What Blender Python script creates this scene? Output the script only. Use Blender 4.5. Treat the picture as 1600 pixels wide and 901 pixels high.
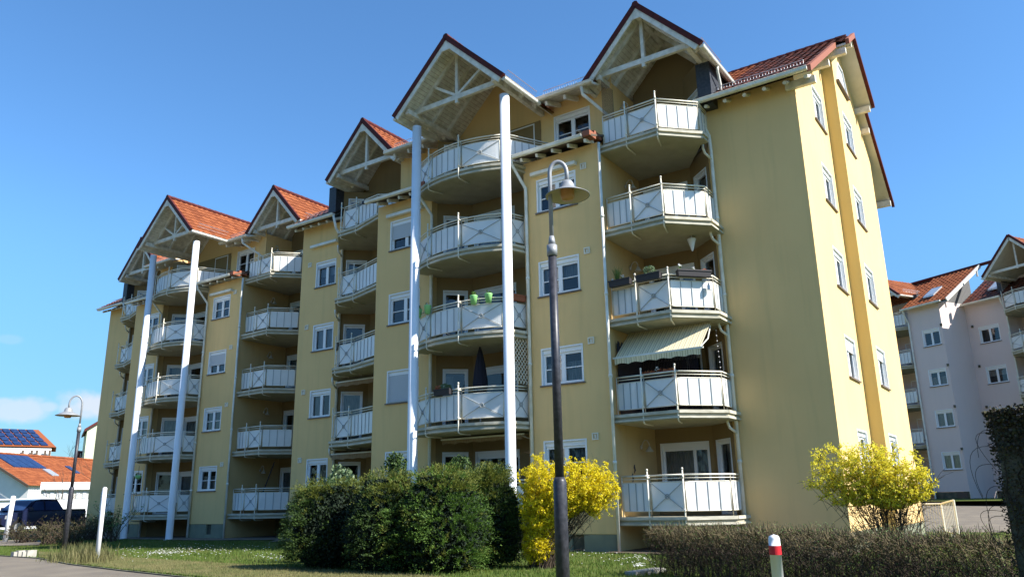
import bpy, math, random
import numpy as np
from mathutils import Vector, Matrix
R = math.radians
for o in list(bpy.data.objects): bpy.data.objects.remove(o)
sc = bpy.context.scene
# ------------------------------------------------------------ camera
F_PX, PITCH, ROLL, YAW, EYE = 1220.05, .267147, -.0186959, -.598118, 1.34
cyw, syw = math.cos(YAW), math.sin(YAW)
fw = Vector((syw*math.cos(PITCH), cyw*math.cos(PITCH), math.sin(PITCH)))
rt = Vector((cyw, -syw, 0)); up = rt.cross(fw)
r2 = rt*math.cos(ROLL)+up*math.sin(ROLL); u2 = up*math.cos(ROLL)-rt*math.sin(ROLL)
cd = bpy.data.cameras.new('camera'); cam = bpy.data.objects.new('camera', cd); sc.collection.objects.link(cam)
M = Matrix.Identity(4)
for i in range(3): M[i][0] = r2[i]; M[i][1] = u2[i]; M[i][2] = -fw[i]
M[0][3], M[1][3], M[2][3] = 0, 0, EYE
cam.matrix_world = M
cd.sensor_width = 36; cd.lens = F_PX/1600*36; cd.clip_end = 3000; cd.clip_start = .1
sc.camera = cam
def pix(x, y, D):
    d = (x-800)/F_PX*r2-(y-450.5)/F_PX*u2+fw; k = D/math.hypot(d.x, d.y)
    return Vector((d.x*k, d.y*k, d.z*k+EYE))
def pixz(x, y, z=0):
    d = (x-800)/F_PX*r2-(y-450.5)/F_PX*u2+fw; k = (z-EYE)/d.z
    return Vector((d.x*k, d.y*k, z))
# ------------------------------------------------------------ sky and sun
SUN_AZ, SUN_EL = R(9.0), R(41)
sun_dir = Vector((math.cos(SUN_EL)*math.cos(SUN_AZ), math.cos(SUN_EL)*math.sin(SUN_AZ), math.sin(SUN_EL)))
w = bpy.data.worlds.new('World'); sc.world = w; w.use_nodes = True
nt = w.node_tree; nt.nodes.clear()
def N(t, typ, **k):
    n = t.nodes.new(typ)
    for a, b in k.items(): setattr(n, a, b)
    return n
sky = N(nt, 'ShaderNodeTexSky'); sky.sky_type = 'NISHITA'; sky.sun_disc = False
sky.sun_elevation = SUN_EL; sky.sun_rotation = math.pi/2-SUN_AZ; sky.air_density = 1.0; sky.dust_density = .25; sky.ozone_density = 3.0
bg = N(nt, 'ShaderNodeBackground'); bg.inputs[1].default_value = .11
wo = N(nt, 'ShaderNodeOutputWorld')
tc = N(nt, 'ShaderNodeTexCoord'); L = nt.links.new
tint = N(nt, 'ShaderNodeMixRGB', blend_type='MULTIPLY'); tint.inputs[0].default_value = 1; tint.inputs[2].default_value = (.58, .88, 1.07, 1); L(sky.outputs[0], tint.inputs[1])
nz = N(nt, 'ShaderNodeTexNoise'); nz.inputs['Scale'].default_value = 16; nz.inputs['Detail'].default_value = 9; nz.inputs['Roughness'].default_value = .6; L(tc.outputs['Generated'], nz.inputs[0])
def M2(op, x, y):
    n = N(nt, 'ShaderNodeMath', operation=op)
    for i, q in enumerate((x, y)):
        if isinstance(q, (int, float)): n.inputs[i].default_value = q
        else: L(q, n.inputs[i])
    return n.outputs[0]
cov = None
for (cx_, cy_, rad, k_) in ((160, 632, .050, .75), (130, 640, .034, .6), (215, 612, .04, .6), (36, 640, .040, .55), (8, 634, .028, .5), (70, 636, .02, .45), (14, 530, .014, .12), (-120, 600, .07, .6), (-300, 560, .09, .6)):
    d_ = (pix(cx_, cy_, 1)-Vector((0, 0, EYE))).normalized(); sub = N(nt, 'ShaderNodeVectorMath', operation='SUBTRACT'); sub.inputs[1].default_value = d_; L(tc.outputs['Generated'], sub.inputs[0])
    scl = N(nt, 'ShaderNodeVectorMath', operation='MULTIPLY'); scl.inputs[1].default_value = (1, 1, 2.3); L(sub.outputs[0], scl.inputs[0])
    ln = N(nt, 'ShaderNodeVectorMath', operation='LENGTH'); L(scl.outputs[0], ln.inputs[0])
    q = M2('ADD', ln.outputs['Value'], M2('MULTIPLY', M2('SUBTRACT', nz.outputs[0], .5), rad*1.5)); mr = N(nt, 'ShaderNodeMapRange', interpolation_type='SMOOTHSTEP'); mr.inputs[1].default_value = rad; mr.inputs[2].default_value = rad*.45; mr.inputs[3].default_value = 0; mr.inputs[4].default_value = k_; L(q, mr.inputs[0])
    cov = mr.outputs[0] if cov is None else M2('MAXIMUM', cov, mr.outputs[0])
mix = N(nt, 'ShaderNodeMixRGB'); mix.inputs[2].default_value = (3.9, 3.9, 4.1, 1)
sep = N(nt, 'ShaderNodeSeparateXYZ'); L(tc.outputs['Generated'], sep.inputs[0])
mh = N(nt, 'ShaderNodeMapRange', interpolation_type='SMOOTHSTEP'); mh.inputs[1].default_value = 0; mh.inputs[2].default_value = .34; mh.inputs[3].default_value = .48; mh.inputs[4].default_value = 1; L(sep.outputs[2], mh.inputs[0])
dim = N(nt, 'ShaderNodeVectorMath', operation='SCALE'); L(tint.outputs[0], dim.inputs[0]); L(mh.outputs[0], dim.inputs['Scale'])
L(cov, mix.inputs[0]); L(dim.outputs[0], mix.inputs[1]); L(mix.outputs[0], bg.inputs[0]); L(bg.outputs[0], wo.inputs[0])
sd = bpy.data.lights.new('sun', 'SUN'); sd.energy = 5.0; sd.angle = R(.53); sd.color = (1, .955, .885)
so = bpy.data.objects.new('sun', sd); sc.collection.objects.link(so); so.location = (20, 0, 40)
so.rotation_euler = (-sun_dir).to_track_quat('-Z', 'Y').to_euler()
sc.view_settings.view_transform = 'Standard'; sc.view_settings.look = 'None'; sc.view_settings.exposure = 1.06; sc.view_settings.gamma = 1
# ------------------------------------------------------------ materials
MATS = {}
def mat(name, col, rough=.7, col2=None, scale=4, bump=0, bscale=60, metal=0, spec=.4, island=False, trans=0, stretch=(1, 1, 1), detail=5, lo=.35, hi=.65):
    m = bpy.data.materials.new(name); m.use_nodes = True; t = m.node_tree; b = t.nodes['Principled BSDF']
    b.inputs['Roughness'].default_value = rough; b.inputs['Metallic'].default_value = metal; b.inputs['Specular IOR Level'].default_value = spec
    b.inputs['Base Color'].default_value = (*col, 1); l = t.links.new
    tc = N(t, 'ShaderNodeTexCoord')
    if col2 is not None:
        mx = N(t, 'ShaderNodeMixRGB'); mx.inputs[1].default_value = (*col, 1); mx.inputs[2].default_value = (*col2, 1)
        if island:
            g = N(t, 'ShaderNodeNewGeometry'); l(g.outputs['Random Per Island'], mx.inputs[0])
        else:
            mpn = N(t, 'ShaderNodeMapping'); mpn.inputs['Scale'].default_value = stretch
            n = N(t, 'ShaderNodeTexNoise'); n.inputs['Scale'].default_value = scale; n.inputs['Detail'].default_value = detail
            r = N(t, 'ShaderNodeMapRange'); r.inputs[1].default_value = lo; r.inputs[2].default_value = hi
            l(tc.outputs['Object'], mpn.inputs[0]); l(mpn.outputs[0], n.inputs[0]); l(n.outputs[0], r.inputs[0]); l(r.outputs[0], mx.inputs[0])
        l(mx.outputs[0], b.inputs['Base Color'])
    if bump:
        n2 = N(t, 'ShaderNodeTexNoise'); n2.inputs['Scale'].default_value = bscale; n2.inputs['Detail'].default_value = 4
        bp = N(t, 'ShaderNodeBump'); bp.inputs['Strength'].default_value = bump; bp.inputs['Distance'].default_value = .02
        l(tc.outputs['Object'], n2.inputs[0]); l(n2.outputs[0], bp.inputs['Height']); l(bp.outputs[0], b.inputs['Normal'])
    if trans:
        o = t.nodes['Material Output']; tr = N(t, 'ShaderNodeBsdfTranslucent'); ms = N(t, 'ShaderNodeMixShader'); ms.inputs[0].default_value = trans
        src = b.inputs['Base Color'].links[0].from_socket if b.inputs['Base Color'].links else None
        if src: l(src, tr.inputs[0])
        else: tr.inputs[0].default_value = (*col, 1)
        l(b.outputs[0], ms.inputs[1]); l(tr.outputs[0], ms.inputs[2]); l(ms.outputs[0], o.inputs[0])
    MATS[name] = m; return m
def wallmat(name, c1, c2, c3):
    """render with faint blotches and rain streaks"""
    m = mat(name, c1, .9, c2, scale=.55, bump=.25, bscale=90, spec=.2, detail=6)
    t = m.node_tree; b = t.nodes['Principled BSDF']; src = b.inputs['Base Color'].links[0].from_socket; l = t.links.new
    tc = N(t, 'ShaderNodeTexCoord'); mpn = N(t, 'ShaderNodeMapping'); mpn.inputs['Scale'].default_value = (3.2, 3.2, .22)
    n = N(t, 'ShaderNodeTexNoise'); n.inputs['Scale'].default_value = 1.6; n.inputs['Detail'].default_value = 7
    r = N(t, 'ShaderNodeMapRange'); r.inputs[1].default_value = .5; r.inputs[2].default_value = .8; r.inputs[4].default_value = .55
    mx = N(t, 'ShaderNodeMixRGB'); mx.inputs[2].default_value = (*c3, 1)
    l(tc.outputs['Object'], mpn.inputs[0]); l(mpn.outputs[0], n.inputs[0]); l(n.outputs[0], r.inputs[0]); l(r.outputs[0], mx.inputs[0]); l(src, mx.inputs[1]); l(mx.outputs[0], b.inputs['Base Color'])
    return m
wallmat('render', (.79, .545, .245), (.74, .51, .228), (.63, .45, .205))
wallmat('render_recess_shaded', (.27, .19, .09), (.25, .175, .083), (.23, .16, .078))  # browner loggia paint, darkened further with the shade of the recess
wallmat('render_side_shaded', (.54, .375, .175), (.50, .35, .165), (.45, .31, .15))  # facade colour darkened: shade on the side walls put into the colour
wallmat('render_ochre', (.60, .47, .19), (.57, .445, .18), (.54, .42, .17))
wallmat('render_pink', (.72, .60, .56), (.69, .58, .55), (.66, .56, .53))
mat('plinth', (.24, .25, .17), .9, (.19, .20, .14), 2, .3)
mat('slab', (.40, .37, .27), .85, (.34, .315, .23), 2.5, .15)
mat('fascia', (.60, .56, .45), .7, (.40, .37, .28), 3, stretch=(1, 1, 4))
mat('rail', (.78, .73, .60), .45, (.70, .65, .53), 6)
mat('panel', (.86, .86, .84), .3, (.80, .80, .78), 2, trans=.12)
mat('batten', (.36, .38, .38), .5)
mat('wood_white', (.78, .74, .65), .6, (.58, .55, .47), 5, .1, stretch=(1, 1, 1))
mat('column', (.80, .82, .86), .35, (.76, .78, .81), 3)
mat('pvc', (.82, .83, .84), .35)
mat('gutter', (.80, .79, .72), .35, (.64, .62, .53), 3)
mat('sill', (.15, .12, .10), .5)
mat('shutter', (.50, .52, .54), .5)
mat('curtain', (.70, .70, .68), .9, (.35, .36, .37), 9, stretch=(5, 5, .4), trans=.3)
mat('curtain_tan', (.50, .47, .40), .9, (.36, .33, .28), 9, stretch=(5, 5, .4))
mat('interior', (.035, .03, .028), .9)
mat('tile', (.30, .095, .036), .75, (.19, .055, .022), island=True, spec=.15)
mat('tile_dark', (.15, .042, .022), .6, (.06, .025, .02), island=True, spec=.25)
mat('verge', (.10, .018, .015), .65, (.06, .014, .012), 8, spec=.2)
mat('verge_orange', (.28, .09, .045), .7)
mat('slate', (.025, .028, .035), .5, (.045, .05, .06), 14, .2)
mat('metal', (.55, .56, .57), .4, metal=.6)
mat('lamp_grey', (.30, .31, .32), .5, (.24, .25, .26), 12, metal=.2)
mat('lamp_dark', (.020, .021, .027), .42, (.045, .045, .055), 20)
mat('lamp_glass', (.45, .24, .09), .3)
mat('lamp_inner', (.45, .40, .32), .6)
mat('terracotta', (.30, .10, .05), .8)
mat('pot_green', (.28, .62, .22), .4)
mat('planter', (.035, .03, .032), .6)
mat('fabric_dark', (.02, .018, .028), .9)
mat('asphalt', (.19, .160, .120), .95, (.145, .122, .095), 1.2, .5, 120, detail=10)
mat('stone', (.42, .40, .35), .9, (.33, .31, .27), 6, .3)
mat('bark', (.12, .085, .055), .9, (.07, .05, .035), 10, .3)
mat('twig', (.085, .06, .038), .9, (.032, .022, .015), island=True)
mat('twig_green', (.17, .135, .065), .9, (.06, .042, .024), island=True)
mat('thuja', (.015, .040, .006), .7, (.055, .10, .013), island=True, trans=.12)
mat('thuja_bright', (.035, .09, .011), .7, (.13, .22, .03), island=True, trans=.25)
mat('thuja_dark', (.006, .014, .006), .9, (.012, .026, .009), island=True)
mat('thuja_tip', (.11, .145, .018), .7, (.16, .165, .026), island=True, trans=.3)
mat('laurel', (.10, .17, .07), .4, (.22, .28, .16), island=True, trans=.15)
mat('yellow', (.88, .76, .02), .6, (.72, .60, .015), island=True, trans=.35)
mat('yellow_green', (.76, .68, .05), .6, (.90, .80, .08), island=True, trans=.35)
mat('leaf', (.08, .15, .03), .6, (.15, .24, .05), island=True, trans=.2)
mat('ivy', (.030, .030, .010), .9, (.075, .068, .026), island=True)
mat('ivy_brown', (.07, .05, .03), .8, (.035, .025, .018), island=True)
mat('grass_blade', (.065, .125, .014), .7, (.13, .175, .03), island=True, trans=.3)
mat('dry_blade', (.20, .17, .075), .8, (.13, .135, .045), island=True, trans=.2)
mat('straw_green', (.07, .085, .025), .8, (.16, .15, .055), island=True, trans=.2)
mat('clad', (.13, .13, .13), .8)  # dark grey holds the overhang's shade on the gable boards
mat('petal', (.9, .9, .88), .6)
mat('petal_red', (.45, .06, .04), .6, (.55, .25, .08), island=True)
mat('concrete', (.13, .12, .08), .9, (.06, .06, .042), 3, .5, 30)
mat('white_paint', (.84, .84, .86), .45, (.78, .78, .79), 3)
mat('red_paint', (.55, .02, .03), .4)
mat('sky_glass', (.32, .38, .44), .12, spec=.8)
mat('solar', (.012, .028, .085), .35, (.02, .045, .12), 3, spec=.3)
mat('white_wall', (.80, .79, .76), .9, (.74, .73, .70), 1)
mat('green_wall', (.52, .56, .38), .9, (.46, .50, .34), .8)
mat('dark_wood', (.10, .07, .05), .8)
mat('car_paint', (.012, .016, .045), .18, spec=.7)
mat('rubber', (.012, .012, .012), .8)
mat('net', (.10, .09, .07), .9)
mat('board', (.62, .60, .54), .7, (.55, .53, .47), 3)
def glassmat(name, tint, refl_rough=.02, dark=.0):
    m = bpy.data.materials.new(name); m.use_nodes = True; t = m.node_tree; t.nodes.clear(); l = t.links.new
    o = N(t, 'ShaderNodeOutputMaterial'); tr = N(t, 'ShaderNodeBsdfTransparent'); tr.inputs[0].default_value = (*tint, 1)
    gl = N(t, 'ShaderNodeBsdfGlossy'); gl.inputs['Roughness'].default_value = refl_rough; fr = N(t, 'ShaderNodeFresnel'); fr.inputs[0].default_value = 1.75
    tc = N(t, 'ShaderNodeTexCoord'); n = N(t, 'ShaderNodeTexNoise'); n.inputs['Scale'].default_value = 1.3
    bp = N(t, 'ShaderNodeBump'); bp.inputs['Strength'].default_value = .06; bp.inputs['Distance'].default_value = .05
    l(tc.outputs['Object'], n.inputs[0]); l(n.outputs[0], bp.inputs['Height']); l(bp.outputs[0], gl.inputs['Normal'])
    ms = N(t, 'ShaderNodeMixShader'); l(fr.outputs[0], ms.inputs[0]); l(tr.outputs[0], ms.inputs[1]); l(gl.outputs[0], ms.inputs[2]); l(ms.outputs[0], o.inputs[0])
    MATS[name] = m
glassmat('glass', (.75, .8, .82))
def stripe_mat():
    m = bpy.data.materials.new('awning'); m.use_nodes = True; t = m.node_tree; b = t.nodes['Principled BSDF']; l = t.links.new
    tc = N(t, 'ShaderNodeTexCoord'); sp = N(t, 'ShaderNodeSeparateXYZ'); l(tc.outputs['Object'], sp.inputs[0])
    a = N(t, 'ShaderNodeMath', operation='MULTIPLY'); a.inputs[1].default_value = 6.5; l(sp.outputs[0], a.inputs[0])
    fr = N(t, 'ShaderNodeMath', operation='FRACT'); l(a.outputs[0], fr.inputs[0])
    cr = N(t, 'ShaderNodeValToRGB'); cr.color_ramp.interpolation = 'CONSTANT'; e = cr.color_ramp.elements
    e[0].color = (.78, .68, .44, 1); e[1].position = .45; e[1].color = (.56, .46, .25, 1)
    x = e.new(.6); x.color = (.82, .72, .50, 1); x = e.new(.8); x.color = (.50, .42, .25, 1)
    l(fr.outputs[0], cr.inputs[0]); l(cr.outputs[0], b.inputs['Base Color']); b.inputs['Roughness'].default_value = .85
    MATS['awning'] = m
stripe_mat()
mat('awning_brown', (.22, .14, .08), .9, (.34, .26, .16), 14, stretch=(6, 6, .1))
# ground materials
def lawnmat():
    m = mat('lawn', (.055, .088, .012), .95, (.09, .11, .022), 1.3, .6, 80, spec=.1, detail=9)
    t = m.node_tree; b = t.nodes['Principled BSDF']; src = b.inputs['Base Color'].links[0].from_socket; l = t.links.new
    tc = N(t, 'ShaderNodeTexCoord'); n = N(t, 'ShaderNodeTexNoise'); n.inputs['Scale'].default_value = .35; n.inputs['Detail'].default_value = 8
    r = N(t, 'ShaderNodeMapRange'); r.inputs[1].default_value = .5; r.inputs[2].default_value = .66; r.inputs[4].default_value = .8
    mx = N(t, 'ShaderNodeMixRGB'); mx.inputs[2].default_value = (.14, .125, .045, 1)
    l(tc.outputs['Object'], n.inputs[0]); l(n.outputs[0], r.inputs[0]); l(r.outputs[0], mx.inputs[0]); l(src, mx.inputs[1]); l(mx.outputs[0], b.inputs['Base Color'])
lawnmat()
mat('dry_grass', (.17, .15, .062), .95, (.09, .11, .03), 1.1, .6, 80, spec=.1, detail=9)
# ------------------------------------------------------------ mesh helpers
C = sc.collection
class MB:
    def __init__(s): s.v = []; s.f = []
    def face(s, pts):
        b = len(s.v); s.v += [tuple(p) for p in pts]; s.f.append(tuple(range(b, b+len(pts))))
    def box(s, a, b):
        x0, y0, z0 = a; x1, y1, z1 = b
        s.hexa([(x0, y0, z0), (x1, y0, z0), (x1, y1, z0), (x0, y1, z0), (x0, y0, z1), (x1, y0, z1), (x1, y1, z1), (x0, y1, z1)])
    def hexa(s, p):
        b = len(s.v); s.v += [tuple(q) for q in p]
        s.f += [tuple(b+i for i in q) for q in ((3, 2, 1, 0), (4, 5, 6, 7), (0, 1, 5, 4), (1, 2, 6, 5), (2, 3, 7, 6), (3, 0, 4, 7))]
    def beam(s, p, q, w, h, upv=(0, 0, 1)):
        p, q, upv = Vector(p), Vector(q), Vector(upv); d = (q-p).normalized()
        sd = d.cross(upv)
        if sd.length < 1e-4: sd = d.cross(Vector((0, 1, 0)))
        sd.normalize(); u = sd.cross(d)
        a = sd*w/2; c = u*h/2
        s.hexa([p-a-c, p+a-c, q+a-c, q-a-c, p-a+c, p+a+c, q+a+c, q-a+c])
    def prism(s, poly, z0, z1):
        b = len(s.v); n = len(poly)
        s.v += [(x, y, z0) for x, y in poly]+[(x, y, z1) for x, y in poly]
        s.f.append(tuple(b+i for i in reversed(range(n)))); s.f.append(tuple(b+n+i for i in range(n)))
        for i in range(n): j = (i+1) % n; s.f.append((b+i, b+j, b+n+j, b+n+i))
    def tube(s, pts, r, n=8, caps=True):
        pts = [Vector(p) for p in pts]; rs = r if isinstance(r, (list, tuple)) else [r]*len(pts)
        b = len(s.v); prev = None
        for i, p in enumerate(pts):
            d = (pts[min(i+1, len(pts)-1)]-pts[max(i-1, 0)]).normalized()
            if prev is None:
                a = d.cross(Vector((0, 0, 1)))
                if a.length < .05: a = d.cross(Vector((1, 0, 0)))
            else: a = prev-d*prev.dot(d)
            a.normalize(); prev = a; c = d.cross(a)
            for k in range(n):
                t = 2*math.pi*k/n; s.v.append(tuple(p+(a*math.cos(t)+c*math.sin(t))*rs[i]))
        for i in range(len(pts)-1):
            for k in range(n):
                j = (k+1) % n; s.f.append((b+i*n+k, b+i*n+j, b+(i+1)*n+j, b+(i+1)*n+k))
        if caps:
            s.f.append(tuple(b+k for k in reversed(range(n)))); e = b+(len(pts)-1)*n; s.f.append(tuple(e+k for k in range(n)))
    def lathe(s, c, prof, n=24, axis=None):
        b = len(s.v); c = Vector(c)
        for r, z in prof:
            for k in range(n):
                t = 2*math.pi*k/n; s.v.append((c.x+r*math.cos(t), c.y+r*math.sin(t), c.z+z))
        for i in range(len(prof)-1):
            for k in range(n):
                j = (k+1) % n; s.f.append((b+i*n+k, b+i*n+j, b+(i+1)*n+j, b+(i+1)*n+k))
    def build(s, name, m, parent=None, smooth=False, world=True):
        me = bpy.data.meshes.new(name); me.from_pydata(s.v, [], s.f); me.update()
        me.materials.append(MATS[m])
        if smooth: me.polygons.foreach_set('use_smooth', [True]*len(me.polygons))
        return link(name, me, parent)
def link(name, me, parent):
    o = bpy.data.objects.new(name, me); C.objects.link(o)
    if parent is not None: setp(o, parent)
    return o
def setp(o, parent):
    o.parent = parent
    p = parent; T = Matrix.Identity(4)
    while p is not None:
        if p.get('_frame') is not None: break
        if p.parent is None: T = Matrix.Translation(-Vector(p.location)) if p.type == 'EMPTY' else T
        p = p.parent
    # only direct children of an Empty carry the offset
    if parent.type == 'EMPTY' and parent.get('_frame') is None: o.matrix_parent_inverse = T
def arr(name, V, Fq, m, parent=None, smooth=False):
    me = bpy.data.meshes.new(name); V = np.asarray(V, np.float32).reshape(-1, 3); Fq = np.asarray(Fq, np.int32)
    k = Fq.shape[1]; me.vertices.add(len(V)); me.vertices.foreach_set('co', V.ravel())
    me.loops.add(Fq.size); me.loops.foreach_set('vertex_index', Fq.ravel())
    me.polygons.add(len(Fq)); me.polygons.foreach_set('loop_start', np.arange(0, Fq.size, k, dtype=np.int32)); me.polygons.foreach_set('loop_total', np.full(len(Fq), k, np.int32))
    me.update(calc_edges=True); me.validate(); me.materials.append(MATS[m])
    if smooth: me.polygons.foreach_set('use_smooth', [True]*len(me.polygons))
    return link(name, me, parent)
def tag(o, label=None, cat=None, group=None, kind=None):
    if label: o['label'] = label
    if cat: o['category'] = cat
    if group: o['group'] = group
    if kind: o['kind'] = kind
    return o
def thing(name, loc, label, cat, group=None, frame=False):
    o = bpy.data.objects.new(name, None); C.objects.link(o); o.location = loc; o.empty_display_size = .3
    if frame: o['_frame'] = 1
    return tag(o, label, cat, group)

# ============================================================ BUILDING KIT
ROOT = None
def wall(mb, p0, p1, z0, z1, holes=(), depth=.16):
    """outside seen with p0 on the left; holes = (u0,u1,za,zb)"""
    p0 = Vector((*p0, 0)); p1 = Vector((*p1, 0)); d = p1-p0; Lw = d.length; d.normalize(); n = Vector((d.y, -d.x, 0))
    us = sorted({0, Lw, *[h[0] for h in holes], *[h[1] for h in holes]}); zs = sorted({z0, z1, *[h[2] for h in holes], *[h[3] for h in holes]})
    P = lambda u, z, k=0: p0+d*u-n*k+Vector((0, 0, z))
    for i in range(len(us)-1):
        for j in range(len(zs)-1):
            uc = (us[i]+us[i+1])/2; zc = (zs[j]+zs[j+1])/2
            if any(h[0] < uc < h[1] and h[2] < zc < h[3] for h in holes): continue
            mb.face([P(us[i], zs[j]), P(us[i+1], zs[j]), P(us[i+1], zs[j+1]), P(us[i], zs[j+1])])
    for a, b, c, e in holes:
        mb.face([P(a, c), P(a, c, depth), P(a, e, depth), P(a, e)]); mb.face([P(b, c), P(b, e), P(b, e, depth), P(b, c, depth)])
        mb.face([P(a, e), P(a, e, depth), P(b, e, depth), P(b, e)]); mb.face([P(a, c), P(b, c), P(b, c, depth), P(a, c, depth)])
def window(parent, p0, d, u0, z0, w, h, style='cross', shutter=0, curtain=None, sill=True, name='window', surround=True):
    p0 = Vector((*p0, 0)); d = Vector((*d, 0)).normalized(); n = Vector((d.y, -d.x, 0))
    P = lambda u, k, z: p0+d*(u0+u)+n*k+Vector((0, 0, z0+z))
    def bx(mb, ua, ub, ka, kb, za, zb):
        mb.hexa([P(ua, kb, za), P(ub, kb, za), P(ub, ka, za), P(ua, ka, za), P(ua, kb, zb), P(ub, kb, zb), P(ub, ka, zb), P(ua, ka, zb)])
    m = MB()
    if surround:
        for a in ((0, .045, 0, h), (w-.045, w, 0, h), (.045, w-.045, h-.045, h)): bx(m, a[0], a[1], -.155, .014, a[2], a[3])
    box = .13 if style != 'door' else .03
    bx(m, .045, w-.045, -.15, -.045, h-.045-box, h-.047)
    top = h-.045-box; fr = .065
    for a in ((.045, .045+fr, .0, top), (w-.045-fr, w-.045, .0, top), (.045+fr, w-.045-fr, top-fr, top-.002), (.045+fr, w-.045-fr, .0, fr+.02)): bx(m, a[0], a[1], -.15, -.085, a[2], a[3])
    uc = w/2; gl = [(.045+fr, w-.045-fr)]
    if style in ('cross', 'double'):
        bx(m, uc-.07, uc+.07, -.145, -.078, fr+.02, top-fr); gl = [(.045+fr, uc-.07), (uc+.07, w-.045-fr)]
    if style == 'wide':
        uc = w*.68; bx(m, uc-.05, uc+.05, -.145, -.08, fr+.02, top-fr); gl = [(.045+fr, uc-.05), (uc+.05, w-.045-fr)]
    if style == 'cross':
        zc = top*.5
        for a, b in gl: bx(m, a, b, -.13, -.088, zc-.014, zc+.014)
    fo = m.build(name, 'pvc', parent)
    g = MB()
    for a, b in gl: g.face([P(a, -.12, fr+.02), P(b, -.12, fr+.02), P(b, -.12, top-fr), P(a, -.12, top-fr)])
    g.build('pane', 'glass', fo)
    b = MB(); bx(b, .03, w-.03, -.62, -.60, -.1, h)   # dark room behind
    for ua in (.03, w-.05): bx(b, ua, ua+.02, -.60, -.165, -.1, h)
    bx(b, .05, w-.05, -.60, -.165, -.1, -.08); bx(b, .05, w-.05, -.60, -.165, h-.02, h)
    b.build('room_interior', 'interior', fo)
    if curtain:
        cm, za, zb, ua, ub = curtain; c = MB(); nn = 40; vs = []
        for i in range(nn+1):
            t = ua+(ub-ua)*i/nn; u = .06+t*(w-.12); k = -.24+.018*math.sin(i*1.9)+.01*math.sin(i*.7)
            vs.append((P(u, k, za*h), P(u, k, zb*h)))
        for i in range(nn): c.face([vs[i][0], vs[i+1][0], vs[i+1][1], vs[i][1]])
        c.build('curtain', cm, fo)
    if shutter > 0:
        s = MB(); z1 = h-.047; zb = z1-(h-.05)*shutter; k = 0; z = z1
        while z-.045 > zb: bx(s, .05, w-.05, -.075, -.05-(.0), z-.043, z); z -= .047
        s.build('roller_shutter', 'shutter', fo)
    if sill:
        s = MB(); bx(s, -.04, w+.04, -.05, .06, -.045, -.003); s.build('window_sill', 'sill', fo)
    return fo
def polyline_sub(pts, step=.22):
    out = []
    for a, b in zip(pts, pts[1:]):
        a = Vector(a); b = Vector(b); n = max(1, int((b-a).length/step))
        out += [a+(b-a)*i/n for i in range(n)]
    return out+[Vector(pts[-1])]
def arc(x0, x1, xc=-15.0, ya=18.78, Rr=3.54, n=8):
    return [(x0+(x1-x0)*i/n, ya+Rr-math.sqrt(Rr*Rr-(x0+(x1-x0)*i/n-xc)**2)) for i in range(n+1)]
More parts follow.
